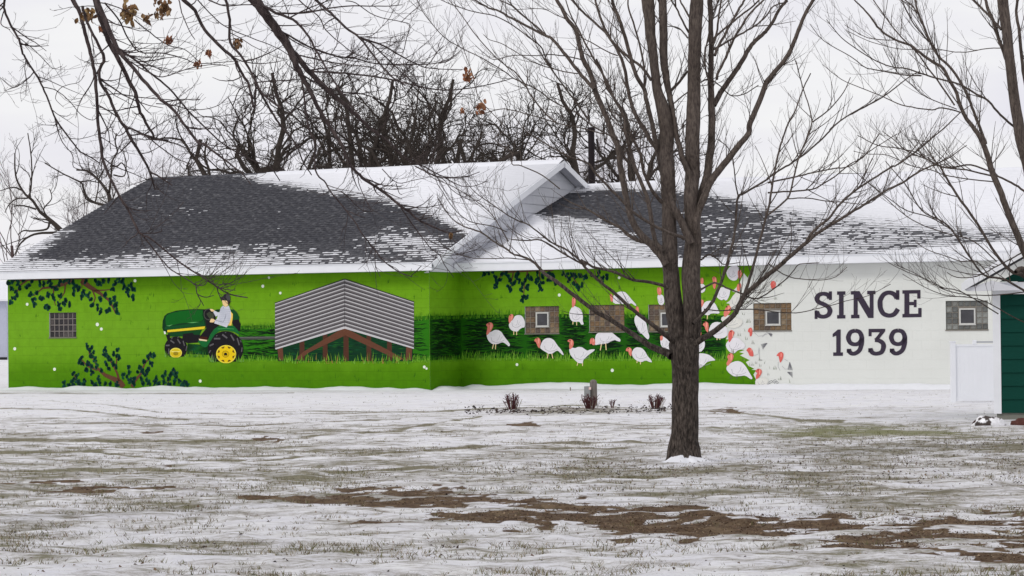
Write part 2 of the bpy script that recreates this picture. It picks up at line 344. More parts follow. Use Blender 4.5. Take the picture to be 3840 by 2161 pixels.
crumbs('mulch', 'dark mulch chips between snow around the three red shrubs', 520, lambda r, n: r.uniform(1740, 2520, n), lambda r, n: r.normal(1546, 7, n), (.012, .035), [(.06, .045, .04), (.10, .08, .07), (.04, .03, .03)], .015, 5)

# ------------------------------------------------------------------ the long block building
H = 2.6056; DJ = 1.4982; LW = 11.4207; WR = 6.4257; HR = 5.3399; OV = .3445; OG = .26; OW = .3131; WR2 = 7.9777; HR2 = 4.8324; XR = 17.5; FH = .17
B = empty('block_building', (XC, YC, 0), -TH)
tag(B, 'long low block building with a bright green farm mural and snowy shingle roofs', 'building')
GREENF = {}
def win(x0, y0, x1, y1, yp):
    a = on_y(x0, y1, yp); b = on_y(x1, y0, yp); return [a[0], b[0], a[1], b[1]]
HL = [win(185, 1172, 286, 1266, 0)]
HRt = [win(1969, 1148, 2096, 1251, DJ), win(2210, 1143, 2341, 1245, DJ), win(2432, 1141, 2566, 1243, DJ), win(2825, 1136, 2967, 1240, DJ), win(3547, 1127, 3704, 1237, DJ)]
def cells(x0, x1, z0, z1, holes):
    xs = sorted({x0, x1}|{h[i] for h in holes for i in (0, 1) if x0 < h[i] < x1}); zs = sorted({z0, z1}|{h[i] for h in holes for i in (2, 3) if z0 < h[i] < z1})
    for a, b in zip(xs, xs[1:]):
        for c, d in zip(zs, zs[1:]):
            mxx, mz = (a+b)/2, (c+d)/2
            if not any(h[0] < mxx < h[1] and h[2] < mz < h[3] for h in holes): yield a, b, c, d
def wall(x0, x1, y0, holes, z1=H+.1):
    b = MB()
    for a, c, d, e in cells(x0, x1, -.2, z1, holes): b.poly([(a, y0, d), (c, y0, d), (c, y0, e), (a, y0, e)])
    for h in holes:
        q = [(h[0], h[2]), (h[1], h[2]), (h[1], h[3]), (h[0], h[3])]
        for i in range(4):
            p, r = q[i], q[(i+1) % 4]; b.poly([(p[0], y0, p[1]), (p[0], y0+.12, p[1]), (r[0], y0+.12, r[1]), (r[0], y0, r[1])])
    return b
wl = wall(-LW, 0, 0, HL).build('wall', [M_wall], B)
wr = wall(0, XR, DJ, HRt).build('wall', [M_wall], B)
b = MB(); b.poly([(0, 0, -.2), (0, DJ, -.2), (0, DJ, H+.1), (0, 0, H+.1)]); wj = b.build('wall', [M_wall], B)
b = MB(); b.poly([(-LW, 0, -.2), (-LW, 0, H), (-LW, 2*WR, H), (-LW, 2*WR, -.2)]); b.poly([(-LW, 0, H), (-LW, WR, HR-.2), (-LW, 2*WR, H)])
b.poly([(-LW, 2*WR, -.2), (-LW, 2*WR, H), (XR, 2*WR, H), (XR, 2*WR, -.2)]); b.poly([(XR, DJ, -.2), (XR, 2*WR, -.2), (XR, 2*WR, H), (XR, DJ, H)]); b.poly([(XR, DJ, H), (XR, 2*WR, H), (XR, WR2, HR2-.2)])
b.build('back_wall', [M_wall], B)

# windows of glass blocks
M_mort = mat('grey_mortar', col(120, 114, 106), .8, .2, .1, 20)
M_mort2 = mat('grey_mortar_light', col(118, 112, 108), .8, .2, .1, 20)
M_gb = [mat('glass_block_tan', col(*c), .18, .5, .25, 14, .004, 30) for c in ((104, 84, 62), (118, 98, 72), (92, 76, 58), (112, 88, 60), (84, 70, 60), (126, 110, 88))]
M_gg = [mat('glass_block_grey', col(*c), .16, .5, .25, 14, .004, 30) for c in ((112, 112, 108), (92, 94, 92), (128, 130, 126), (84, 86, 84))]
M_gd = [mat('glass_block_dark', col(*c), .14, .5, .2, 14, .003, 30) for c in ((30, 26, 30), (44, 38, 40), (20, 18, 20), (70, 64, 62))]
M_vent = mat('vent_frame_paint', col(188, 188, 184), .5, .3, .08, 12); M_vg = mat('vent_glass', col(66, 66, 70), .2, .3, .25, 7)
def glass_block_mesh(w, h, m):
    hw, hh = w/2, h/2; i1, i2 = .012, min(w, h)*.22
    v = [(-hw, 0, -hh), (hw, 0, -hh), (hw, 0, hh), (-hw, 0, hh)]
    v += [(sx*(hw-i1), -.012, sz*(hh-i1)) for sx, sz in ((-1, -1), (1, -1), (1, 1), (-1, 1))]+[(sx*(hw-i2), -.004, sz*(hh-i2)) for sx, sz in ((-1, -1), (1, -1), (1, 1), (-1, 1))]
    f = [(0, 1, 5, 4), (1, 2, 6, 5), (2, 3, 7, 6), (3, 0, 4, 7), (4, 5, 9, 8), (5, 6, 10, 9), (6, 7, 11, 10), (7, 4, 8, 11), (8, 9, 10, 11)]
    me = bpy.data.meshes.new('glass_block'); me.from_pydata(v, [], f); me.materials.append(m); return me
def window(hole, y0, nx, nz_, mats, mort, label, vent=None, rec=.035, jt=.012):
    x0, x1, z0, z1 = hole; e = .004
    b = MB(); b.box(x0+e, x1-e, y0+rec, y0+rec+.05, z0+e, z1-e); wd = b.build('window', [mort], B); tag(wd, label)
    cw, ch = (x1-x0)/nx, (z1-z0)/nz_
    meshes = [glass_block_mesh(cw-jt, ch-jt, m) for m in mats]
    vh = None
    if vent:
        a = on_y(vent[0], vent[3], y0); c = on_y(vent[2], vent[1], y0); vh = (a[0], c[0], a[1], c[1])
    for i in range(nx):
        for j in range(nz_):
            cxx, cz = x0+(i+.5)*cw, z0+(j+.5)*ch
            if vh and vh[0]-cw*.1 < cxx < vh[1]+cw*.1 and vh[2]-ch*.1 < cz < vh[3]+ch*.1: continue
            o = bpy.data.objects.new('glass_block', random.choice(meshes)); COL.objects.link(o); o.parent = wd; o.location = (cxx, y0+rec-.0005, cz)
    if vh:
        a0, a1, c0, c1 = vh; t = .03; b = MB(); y1, y2 = y0+rec-.03, y0+rec+.01
        b.box(a0, a0+t, y1, y2, c0, c1); b.box(a1-t, a1, y1, y2, c0, c1); b.box(a0+t, a1-t, y1, y2, c0, c0+t); b.box(a0+t, a1-t, y1, y2, c1-t, c1)
        b.build('vent_frame', [M_vent], wd)
        b = MB(); b.box(a0+t, a1-t, y1+.02, y1+.024, c0+t, c1-t); b.build('vent_pane', [M_vg], wd)
        b = MB(); s = .012; b.box(a0-s, a1+s, y1-.006, y1-.001, c0-s, c0+.004); b.build('vent_sill', [M_vent], wd)
    b = MB(); b.box(x0-.01, x1+.01, y0-.02, y0+rec, z0-.022, z0-.002); b.build('window_sill', [M_mort], wd)
    return wd
window(HL[0], 0, 6, 4, M_gd, M_mort2, 'dark glass block window beside the painted tree branch', jt=.026)
window(HRt[0], DJ, 7, 5, M_gb, M_mort, 'tan glass block window with white hopper vent near the inner corner', (2009, 1171, 2056, 1226))
window(HRt[1], DJ, 7, 5, M_gb, M_mort, 'tan glass block window without a vent')
window(HRt[2], DJ, 7, 5, M_gb, M_mort, 'glass block window half behind the tree trunk', (2477, 1172, 2522, 1226))
window(HRt[3], DJ, 7, 5, M_gb, M_mort, 'brown glass block window left of the lettering', (2871, 1165, 2925, 1220))
window(HRt[4], DJ, 7, 5, M_gg, M_mort, 'grey glass block window right of the lettering', (3597, 1156, 3657, 1218))

# ---- mural
STEP = .0012
def field_mat(dark=1.):
    m = bpy.data.materials.new('mural_green'); m.use_nodes = True; t = m.node_tree; N = t.nodes.new; K = t.links.new; b = t.nodes['Principled BSDF']
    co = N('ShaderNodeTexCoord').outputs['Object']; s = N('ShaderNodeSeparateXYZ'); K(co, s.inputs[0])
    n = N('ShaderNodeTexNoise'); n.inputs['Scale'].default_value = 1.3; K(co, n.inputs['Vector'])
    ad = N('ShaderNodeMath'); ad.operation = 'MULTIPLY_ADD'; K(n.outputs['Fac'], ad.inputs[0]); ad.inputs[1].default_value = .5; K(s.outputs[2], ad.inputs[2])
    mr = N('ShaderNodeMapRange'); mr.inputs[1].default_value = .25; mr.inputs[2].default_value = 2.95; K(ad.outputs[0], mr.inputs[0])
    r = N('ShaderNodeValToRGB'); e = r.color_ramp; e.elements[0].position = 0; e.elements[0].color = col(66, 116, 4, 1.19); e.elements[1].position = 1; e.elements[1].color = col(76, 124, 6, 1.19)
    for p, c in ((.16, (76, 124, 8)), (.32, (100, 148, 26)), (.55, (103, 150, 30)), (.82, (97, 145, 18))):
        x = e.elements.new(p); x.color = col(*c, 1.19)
    K(mr.outputs[0], r.inputs[0]); b.inputs['Roughness'].default_value = .7; b.inputs['Specular IOR Level'].default_value = .08
    ss = N('ShaderNodeSeparateXYZ'); K(co, ss.inputs[0]); a2 = N('ShaderNodeMath'); K(ss.outputs[0], a2.inputs[0]); K(ss.outputs[1], a2.inputs[1])
    c = N('ShaderNodeCombineXYZ'); K(a2.outputs[0], c.inputs[0]); K(ss.outputs[2], c.inputs[1])
    bt = N('ShaderNodeTexBrick'); K(c.outputs[0], bt.inputs['Vector']); bt.inputs['Scale'].default_value = 1
    bt.inputs['Brick Width'].default_value = .4; bt.inputs['Row Height'].default_value = .2; bt.inputs['Mortar Size'].default_value = .006; bt.inputs['Mortar Smooth'].default_value = .6
    bu = N('ShaderNodeBump'); bu.inputs['Distance'].default_value = -.004; bu.inputs['Strength'].default_value = .6; K(bt.outputs['Fac'], bu.inputs['Height']); K(bu.outputs[0], b.inputs['Normal'])
    q1_ = N('ShaderNodeTexNoise'); q1_.inputs['Scale'].default_value = 5; q1_.inputs['Detail'].default_value = 7; q1_.inputs['Roughness'].default_value = .65; K(co, q1_.inputs['Vector'])
    q2_ = N('ShaderNodeMapRange'); q2_.inputs[1].default_value = .3; q2_.inputs[2].default_value = .7; q2_.inputs[3].default_value = .90; q2_.inputs[4].default_value = 1.09; K(q1_.outputs['Fac'], q2_.inputs[0])
    q3_ = N('ShaderNodeMath'); q3_.operation = 'MULTIPLY_ADD'; K(bt.outputs['Fac'], q3_.inputs[0]); q3_.inputs[1].default_value = -.13; K(q2_.outputs[0], q3_.inputs[2])
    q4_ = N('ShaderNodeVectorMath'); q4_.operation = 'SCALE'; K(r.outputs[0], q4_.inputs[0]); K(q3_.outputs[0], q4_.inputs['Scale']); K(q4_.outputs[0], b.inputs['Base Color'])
    return m
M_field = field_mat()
class Mural:
    """flat paint on one wall: polygons given on the photograph, laid on the wall's own plane"""
    def __init__(s, plane, y0): s.pl = plane; s.y0 = y0; s.v = []; s.f = []; s.m = []; s.mats = []
    def pt(s, x, z, lay): return (x, s.y0-STEP*lay, z) if s.pl == 'y' else (s.y0+STEP*lay, x, z)
    def wp(s, c, x, y): X, Y = px(c, x, y); return on_y(X, Y, s.y0) if s.pl == 'y' else on_x(X, Y, s.y0)
    def add(s, pts, c, lay):            # pts already on the wall
        m = c if isinstance(c, bpy.types.Material) else paint(*c)
        if m not in s.mats: s.mats.append(m)
        n = len(s.v); s.v += [s.pt(p[0], p[1], lay) for p in pts]; s.f.append(tuple(range(n, n+len(pts)))); s.m.append(s.mats.index(m))
    def poly(s, c, pts, colr, lay): s.add([s.wp(c, *p) for p in pts], colr, lay)
    def line(s, c, pts, w, colr, lay, w2=None):
        q = [np.array(s.wp(c, *p)) for p in pts]; k = 1/CROPS[c][2]/171
        L_, R_ = [], []
        for i, p in enumerate(q):
            d = q[min(i+1, len(q)-1)]-q[max(i-1, 0)]; d = d/(np.hypot(*d)+1e-9); nn = np.array([-d[1], d[0]])
            ww = (w+((w2 if w2 is not None else w)-w)*i/max(1, len(q)-1))*k/2
            L_.append(p+nn*ww); R_.append(p-nn*ww)
        for i in range(len(q)-1): s.add([L_[i], L_[i+1], R_[i+1], R_[i]], colr, lay)
    def ell(s, c, x, y, rx, ry, colr, lay, n=20, a0=0, a1=6.2832, rot=0, ymax=None):
        P = []
        for i in range(n):
            t = a0+(a1-a0)*i/n; ux, uy = rx*math.cos(t), ry*math.sin(t); X, Y = x+ux*math.cos(rot)-uy*math.sin(rot), y+ux*math.sin(rot)+uy*math.cos(rot)
            if ymax is not None: Y = min(Y, ymax)
            P.append((X, Y))
        s.poly(c, P, colr, lay)
    def ring(s, c, x, y, rx, ry, w, colr, lay, n=28, a0=0, a1=6.2832):
        pts = []
        for i in range(n+1):
            t = a0+(a1-a0)*i/n; pts.append((x+rx*math.cos(t), y+ry*math.sin(t)))
        s.line(c, pts, w, colr, lay)
    def build(s, name, parent, label=None, kind=None):
        o = mesh_obj(name, s.v, s.f, s.mats, parent, s.m)
        if label: o['label'] = label
        if kind: o['kind'] = kind
        return o
ZB = -.05
# background green, one sheet per wall
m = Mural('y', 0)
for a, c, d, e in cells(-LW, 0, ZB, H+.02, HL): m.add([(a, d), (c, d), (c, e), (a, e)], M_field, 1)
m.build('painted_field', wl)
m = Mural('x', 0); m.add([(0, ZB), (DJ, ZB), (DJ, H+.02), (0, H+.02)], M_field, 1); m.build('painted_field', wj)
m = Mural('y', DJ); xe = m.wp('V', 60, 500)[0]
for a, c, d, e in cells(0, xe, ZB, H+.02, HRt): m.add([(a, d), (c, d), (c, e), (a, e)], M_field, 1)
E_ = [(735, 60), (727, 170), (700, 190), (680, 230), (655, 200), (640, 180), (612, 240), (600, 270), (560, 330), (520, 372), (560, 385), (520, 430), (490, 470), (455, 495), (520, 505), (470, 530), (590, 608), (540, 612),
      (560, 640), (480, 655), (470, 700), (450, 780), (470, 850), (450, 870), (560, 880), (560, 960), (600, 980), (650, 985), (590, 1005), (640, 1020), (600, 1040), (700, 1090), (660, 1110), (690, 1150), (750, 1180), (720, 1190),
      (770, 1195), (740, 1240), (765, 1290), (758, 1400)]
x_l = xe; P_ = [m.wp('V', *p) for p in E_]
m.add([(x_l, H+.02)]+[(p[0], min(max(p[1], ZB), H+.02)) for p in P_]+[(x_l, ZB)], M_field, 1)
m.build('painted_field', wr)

GD = [(22, 72, 8), (34, 92, 12), (14, 54, 14), (48, 112, 14)]
DK = [(6, 34, 10), (8, 42, 16), (10, 28, 12)]
def band(mu, x0, x1, top, bot, dens, base=(26, 84, 8), soft=True, rnd=random.Random(3), clip=None):
    """tall grass painted as dark and mid green wavy strokes; top, bot: functions of x giving wall heights"""
    M_b = paint(*base)
    n = max(2, int((x1-x0)/.25)); xs = [x0+(x1-x0)*i/n for i in range(n+1)]
    for a, c in zip(xs, xs[1:]): mu.add([(a, bot(a)), (c, bot(c)), (c, top(c)), (a, top(a))], M_b, 2)
    area = (x1-x0)*(top((x0+x1)/2)-bot((x0+x1)/2))
    for i in range(int(area*dens)):
        w = rnd.uniform(.15, .55); x = rnd.uniform(x0, max(x0+.01, x1-w)); w = min(w, x1-x); z = rnd.uniform(bot(x)+.02, top(x)-.01); h = rnd.uniform(.010, .028); ph = rnd.uniform(0, 6)
        k = 6; up, dn = [], []
        for j in range(k+1):
            t = j/k; yy = z+.010*math.sin(ph+t*7); th = h*math.sin(math.pi*min(1, max(0, t)))**.7*.5
            up.append((x+w*t, yy+th)); dn.append((x+w*t, yy-th))
        rel = (z-bot(x))/(top(x)-bot(x))
        c = rnd.choice(DK) if rnd.random() < .62 else rnd.choice(GD if rel > .25 else GD[:2])
        mu.add(dn+up[::-1][1:-1], c, 3+(i % 3)*.35)
def blades_painted(mu, x0, x1, zf, hmin, hmax, n, cols_, lay, rnd, lean=.35, w=.006, up=True):
    for i in range(n):
        x = rnd.uniform(x0, x1); z = zf(x)+rnd.uniform(-.03, .02); h = rnd.uniform(hmin, hmax); l = rnd.uniform(-lean, lean)*h; ww = w*rnd.uniform(.6, 1.4)
        mu.add([(x-ww, z), (x+ww, z), (x+l*.45+ww*.5, z+h*.55), (x+l, z+h), (x+l*.35-ww*.6, z+h*.55)], rnd.choice(cols_), lay)
R1 = random.Random(11)
def lerp_fn(pts):
    xs = [p[0] for p in pts]; zs = [p[1] for p in pts]
    return lambda x: float(np.interp(x, xs, zs))
FR = [(62, 118, 16), (84, 140, 26), (44, 98, 14), (104, 160, 40)]
FB = [(110, 168, 42), (92, 150, 34), (70, 128, 20), (126, 176, 60)]
mu = Mural('y', 0); w0 = lambda x, y: on_y(x, y, 0)
topL = lerp_fn([w0(880, 1222), w0(1040, 1220), w0(1300, 1210), w0(1540, 1190), w0(1613, 1184)]); botL = lerp_fn([w0(880, 1348), w0(1613, 1352)])
xa = w0(895, 1300)[0]
band(mu, xa, -.002, topL, botL, 200, (40, 108, 12))
blades_painted(mu, xa, 0, lambda x: topL(x)-.06, .06, .16, 620, FR, 4.4, R1)
blades_painted(mu, xa, 0, lambda x: botL(x)-.02, .06, .17, 520, FB, 4.6, R1)
mu.build('painted_grass_band', wl, kind='stuff')
mu = Mural('x', 0); tz = topL(0); bz = botL(0)
wj0 = lambda x, y: on_x(x, y, 0)
band(mu, .002, DJ, lambda y: tz, lambda y: bz, 420, (20, 70, 8))
blades_painted(mu, 0, DJ, lambda y: tz-.06, .06, .16, 120, FR[:3], 4.4, R1, w=.008)
blades_painted(mu, 0, DJ, lambda y: bz-.02, .06, .15, 90, FB[:3], 4.6, R1, w=.008)
mu.build('painted_grass_band', wj, kind='stuff')
mu = Mural('y', DJ); w1 = lambda x, y: on_y(x, y, DJ)
topR = lerp_fn([(0, w1(1760, 1181)[1]), w1(2100, 1178), w1(2700, 1183), w1(2800, 1184)]); botR = lerp_fn([(0, w1(1760, 1342)[1]), w1(2100, 1346), w1(2800, 1346)])
hl = sorted(HRt[:3]); segs = []; xx = 0
for h_ in hl: segs.append((xx, h_[0])); xx = h_[1]
xq = w1(2722, 1300)[0]; segs.append((xx, xq))
for a, c in segs: band(mu, a, c, topR, botR, 300)
for h_ in hl:
    band(mu, h_[0], h_[1], lambda x: h_[2], botR, 300)
blades_painted(mu, 0, xq-.2, lambda x: topR(x)-.06, .07, .2, 700, FR, 4.4, R1)
blades_painted(mu, 0, xq+.1, lambda x: botR(x)-.03, .08, .24, 640, FB, 4.6, R1)
# the holes of the windows stay free of blades
keepf = []; 
for f_, mi_ in zip(mu.f, mu.m):
    c_ = np.mean([mu.v[i] for i in f_], 0)
    if not any(h_[0]-.01 < max(mu.v[i][0] for i in f_) and min(mu.v[i][0] for i in f_) < h_[1]+.01 and h_[2]-.0 < max(mu.v[i][2] for i in f_) and min(mu.v[i][2] for i in f_) < h_[3]-.0 and h_[2]+.004 < c_[2] < h_[3]-.004 and h_[0]-.004 < c_[0] < h_[1]+.004 for h_ in hl): keepf.append((f_, mi_))
mu.f = [k[0] for k in keepf]; mu.m = [k[1] for k in keepf]
mu.build('painted_grass_band', wr, kind='stuff')

# scattered painted tufts and white dots
TUFT = [(52, 104, 12), (40, 88, 14), (60, 112, 10)]
def tufts(pl, y0, par, lst, rnd):
    mu = Mural(pl, y0)
    for c, x, y in lst:
        for j in range(rnd.randint(2, 4)):
            X, Z = mu.wp(c, x+rnd.uniform(-14, 14), y+rnd.uniform(-6, 8)); h = rnd.uniform(.04, .13); l = rnd.uniform(-.04, .04)
            mu.add([(X-.005, Z-h/2), (X+.006, Z-h/2), (X+l, Z+h/2)], rnd.choice(TUFT), 2.2)
    mu.build('painted_tufts', par, kind='stuff')
rt = random.Random(5)
tufts('y', 0, wl, [('Z1', *p) for p in ((370, 600), (820, 710), (195, 790), (348, 920), (480, 1070), (1388, 990), (1510, 380), (1553, 390), (1525, 500), (1730, 250), (1210, 620), (240, 1270), (1640, 700), (1480, 420), (1130, 880), (700, 1150), (2280, 1230), (1990, 1150), (2440, 1200), (1490, 720), (1330, 660))]
      + [('Z2', *p) for p in ((540, 270), (585, 260), (1487, 250), (1748, 400), (232, 1110), (435, 1220), (975, 1210), (1157, 1210), (1185, 1240), (1760, 1190), (1862, 1250), (700, 1260), (1400, 1150), (300, 380), (120, 560), (1840, 330))], rt)
tufts('y', DJ, wr, [('Z3', *p) for p in ((150, 300), (380, 400), (910, 330), (1265, 410), (590, 1120), (730, 1240), (868, 1270), (1320, 1170), (1640, 1110), (1790, 1220), (2025, 1190), (165, 1190), (1060, 300), (1550, 310), (1720, 330), (1800, 400), (1440, 300), (2450, 190), (480, 200), (1850, 140), (40, 260), (2420, 420), (2100, 1240))]
      + [('V', *p) for p in ((265, 200), (300, 1130), (415, 1200), (640, 1300), (340, 420), (420, 500), (720, 1320), (390, 540), (550, 600), (200, 1330), (370, 560), (330, 520))], rt)
def dots(y0, par, lst):
    for c, x, y, r in lst:
        mu = Mural('y', y0); mu.ell(c, x, y, r, r*1.1, (222, 230, 214), 5, 10); mu.build('painted_dot', par)
dots(0, wl, [('Z1', 1360, 250, 15), ('Z1', 275, 487, 14), ('Z1', 981, 690, 17), ('Z1', 1021, 736, 15), ('Z1', 150, 935, 15), ('Z1', 550, 1141, 15), ('Z1', 2016, 1260, 15), ('Z2', 292, 220, 11), ('Z2', 231, 305, 15), ('Z2', 407, 374, 13), ('Z2', 1856, 1118, 14), ('Z2', 1878, 1134, 11)])
dots(DJ, wr, [('Z3', 960, 394, 15), ('Z3', 534, 1094, 14), ('Z3', 1493, 1152, 16), ('Z3', 1562, 220, 13)])

# painted oak branches
LEAF = [(14, 62, 52), (12, 52, 44), (18, 70, 46), (10, 44, 46)]
def leafy(y0, par, crop, stems, leaves, size, seed, down=True):
    mu = Mural('y', y0); r = random.Random(seed)
    for w, w2, pts in stems: mu.line(crop, pts, w*1.35, (92, 60, 44), 6, w2*1.3)
    for i, (x, y) in enumerate(leaves):
        for k in range(r.randint(5, 7)):
            a = r.uniform(0, 6.28); d = r.uniform(0, size*.95)
            X, Y = x+math.cos(a)*d*.75, y+math.sin(a)*d*1.1
            if crop == 'Z1' and Y < 600 and 490 < X < 775 and Y > 560: continue
            mu.ell(crop, X, Y, size*r.uniform(.30, .50), size*r.uniform(.46, .74), r.choice(LEAF), 6.4+(i % 4)*.3, 9, rot=r.uniform(-.7, .7))
    return mu
mu = leafy(0, wl, 'Z1', [(48, 30, [(820, 245), (900, 310), (1000, 370)]), (26, 10, [(1000, 370), (1090, 440), (1140, 520), (1165, 580)]), (16, 8, [(930, 340), (960, 420), (940, 480)]), (14, 6, [(940, 350), (1060, 345), (1130, 335)]),
    (40, 26, [(740, 225), (650, 280), (560, 310)]), (22, 8, [(560, 310), (430, 325), (340, 400)]), (16, 8, [(660, 290), (650, 370), (600, 440)]), (14, 7, [(540, 320), (540, 420), (560, 500)]), (16, 8, [(270, 250), (200, 300), (150, 420)]), (10, 6, [(825, 250), (825, 330)]), (30, 20, [(130, 240), (500, 228), (900, 222)])],
    [(110, 470), (140, 420), (170, 380), (195, 320), (90, 270), (130, 250), (180, 262), (240, 250), (270, 320), (290, 290), (310, 400), (340, 440), (345, 480), (370, 380), (400, 270), (420, 430), (440, 290), (460, 520), (490, 520), (480, 380), (500, 250), (520, 300), (540, 420), (560, 330), (600, 270), (590, 500), (600, 540), (610, 400), (640, 480), (660, 440), (700, 500), (740, 260),
     (740, 380), (745, 330), (780, 320), (800, 330), (826, 400), (840, 360), (860, 260), (890, 390), (920, 440), (925, 500), (960, 240), (980, 520), (1010, 440), (1015, 560), (1040, 250), (1060, 400), (1075, 560), (1100, 240), (1110, 460), (1100, 540), (1140, 340), (1160, 280), (1150, 430), (1170, 500), (1180, 560), (1200, 230), (1240, 250), (1250, 310), (1290, 340), (1290, 380), (1310, 300), (1335, 410), (1350, 330), (60+60, 330), (330, 250), (660, 250), (1000, 290), (700, 250)], 30, 21)
mu.build('painted_branch', wl, 'dark leafy branch painted under the left eave', 'stuff')
mu = leafy(0, wl, 'Z1', [(50, 44, [(1245, 1320), (1210, 1270), (1150, 1240)]), (38, 22, [(1150, 1240), (1060, 1200), (980, 1130)]), (20, 10, [(980, 1130), (960, 1060), (900, 980), (890, 920)]), (16, 8, [(980, 1150), (880, 1110), (820, 1040)]), (24, 10, [(1200, 1260), (1180, 1180), (1130, 1080), (1060, 1000)]),
    (36, 20, [(1330, 1320), (1360, 1250), (1410, 1200)]), (18, 8, [(1410, 1200), (1460, 1080), (1520, 1010)]), (12, 8, [(1170, 1100), (1180, 980)]), (12, 6, [(800, 1310), (760, 1230), (735, 1180)]), (12, 6, [(1690, 1300), (1700, 1220), (1750, 1160)])],
    [(880, 910), (925, 920), (895, 950), (930, 970), (920, 1010), (955, 1040), (1055, 940), (1050, 990), (1070, 1010), (1100, 1020), (1110, 1050), (1140, 990), (1180, 950), (1185, 1000), (1200, 1030), (1145, 1090), (1170, 1130), (820, 1020), (800, 1060), (835, 1080), (870, 1140), (880, 1090), (920, 1120), (930, 1170), (970, 1110), (1020, 1150), (1100, 1130), (1070, 1090),
     (1295, 1130), (1300, 1170), (1280, 1210), (1245, 1200), (1310, 1250), (1350, 1240), (1340, 1280), (1390, 1170), (1410, 1120), (1440, 1170), (1460, 1060), (1490, 1020), (1520, 990), (1550, 1010), (1530, 1080), (1500, 1140), (1460, 1200), (1420, 1230), (1470, 1250), (1480, 1170), (740, 1180), (770, 1200), (760, 1240), (730, 1260), (790, 1270), (850, 1250), (850, 1290), (650, 1290), (700, 1300), (740, 1300), (800, 1300),
     (930, 1270), (1000, 1230), (1010, 1280), (960, 1300), (1060, 1290), (1110, 1290), (1180, 1290), (1660, 1180), (1640, 1220), (1740, 1150), (1770, 1180), (1720, 1200), (1700, 1240), (1770, 1220), (1650, 1270), (1700, 1290), (1760, 1270), (1810, 1260), (1850, 1270), (1840, 1290), (1580, 1240), (1560, 1280), (1600, 1290), (1880, 1290), (1440, 1290), (1500, 1285)], 28, 22)
mu.build('painted_branch', wl, 'dark leafy shrub branches painted at the foot of the wall', 'stuff')
mu = leafy(DJ, wr, 'Z3', [(12, 6, [(400, 150), (360, 220), (330, 280)]), (12, 6, [(500, 160), (480, 250), (470, 350)]), (12, 6, [(640, 160), (610, 280), (600, 420)]), (12, 6, [(760, 160), (770, 260)]), (12, 6, [(1080, 180), (1120, 250), (1160, 310)]), (14, 8, [(400, 165), (700, 150), (900, 150)])],
    [(200, 180), (240, 165), (290, 170), (310, 220), (330, 270), (320, 300), (360, 240), (380, 180), (430, 170), (450, 210), (470, 250), (450, 310), (465, 350), (500, 270), (540, 180), (550, 240), (520, 210), (590, 290), (580, 340), (600, 400), (585, 440), (635, 420), (640, 330), (620, 250), (650, 200), (640, 290), (680, 230), (740, 170), (750, 230), (730, 260), (760, 310), (770, 340), (790, 270), (800, 210), (850, 180),
     (860, 240), (880, 190), (920, 280), (900, 220), (1000, 180), (1040, 200), (1060, 240), (1090, 190), (1120, 210), (1110, 270), (1140, 300), (1190, 290), (1160, 330), (1170, 190), (1220, 210), (1290, 190), (1340, 220), (1400, 230), (1440, 210), (1350, 170)], 28, 23)
mu.build('painted_branch', wr, 'dark leafy twigs painted under the eave right of the inner corner', 'stuff')

# painted tractor with its driver
mu = Mural('y', 0); a_ = mu; BK = (26, 24, 28); DG = (12, 52, 26); TG = (14, 92, 28); MG = (20, 98, 46)
a_.poly('T', [(600, 1010), (980, 1040), (975, 1215), (590, 1200)], (12, 48, 18), 6)
for i in range(14):
    y = 1030+i*12; x = 600+(i*67) % 150; a_.poly('T', [(x, y), (x+80, y-5), (x+200, y), (x+90, y+7)], (10, 74, 50) if i % 2 else (24, 96, 20), 6.3)
a_.poly('T', [(1540, 890), (2195, 880), (2195, 932), (1540, 938)], (72, 74, 70), 6); a_.poly('T', [(1540, 890), (2195, 880), (2195, 896), (1540, 906)], (96, 100, 94), 6.4)
a_.poly('T', [(1090, 410), (1120, 392), (1180, 388), (1200, 420), (1150, 440)], DG, 6)
a_.poly('T', [(1375, 390), (1440, 392), (1490, 440), (1540, 530), (1530, 640), (1400, 640)], (18, 74, 34), 6.2)
a_.poly('T', [(1400, 590), (1520, 570), (1560, 650), (1555, 790), (1440, 760)], BK, 6.6)
a_.poly('T', [(143, 700), (148, 600), (180, 510), (235, 462), (400, 412), (600, 392), (760, 385), (905, 388), (930, 560), (945, 700), (900, 750), (235, 815), (170, 792), (148, 750)], DG, 7)
a_.poly('T', [(205, 660), (198, 560), (220, 500), (275, 464), (450, 424), (620, 405), (770, 399), (876, 406), (868, 500), (888, 565), (850, 604), (700, 624), (450, 645), (330, 676), (235, 690)], TG, 7.6)
a_.poly('T', [(200, 700), (330, 690), (600, 652), (850, 618), (892, 580), (915, 690), (230, 762), (180, 742)], (12, 74, 34), 7.6)
a_.poly('T', [(205, 686), (270, 682), (330, 664), (275, 694)], (110, 180, 110), 8.2); a_.poly('T', [(585, 634), (700, 621), (812, 618), (700, 637)], (96, 170, 100), 8.2)
a_.poly('T', [(232, 765), (920, 697), (905, 745), (235, 805)], (222, 198, 44), 8.2)
a_.poly('T', [(168, 785), (200, 790), (207, 836), (178, 840)], (226, 230, 228), 8.2)
a_.poly('T', [(240, 818), (860, 758), (820, 850), (540, 880), (250, 880)], (14, 66, 30), 7.2)
a_.poly('T', [(205, 850), (280, 840), (280, 960), (240, 960)], BK, 7.4)
a_.poly('T', [(520, 835), (690, 812), (720, 850), (830, 850), (800, 990), (600, 1005), (500, 940)], BK, 7.8)
a_.poly('T', [(878, 400), (960, 378), (1060, 420), (1110, 520), (1110, 640), (1180, 690), (1080, 760), (1000, 870), (965, 945), (800, 935), (830, 870), (940, 730), (925, 600)], BK, 8.2)
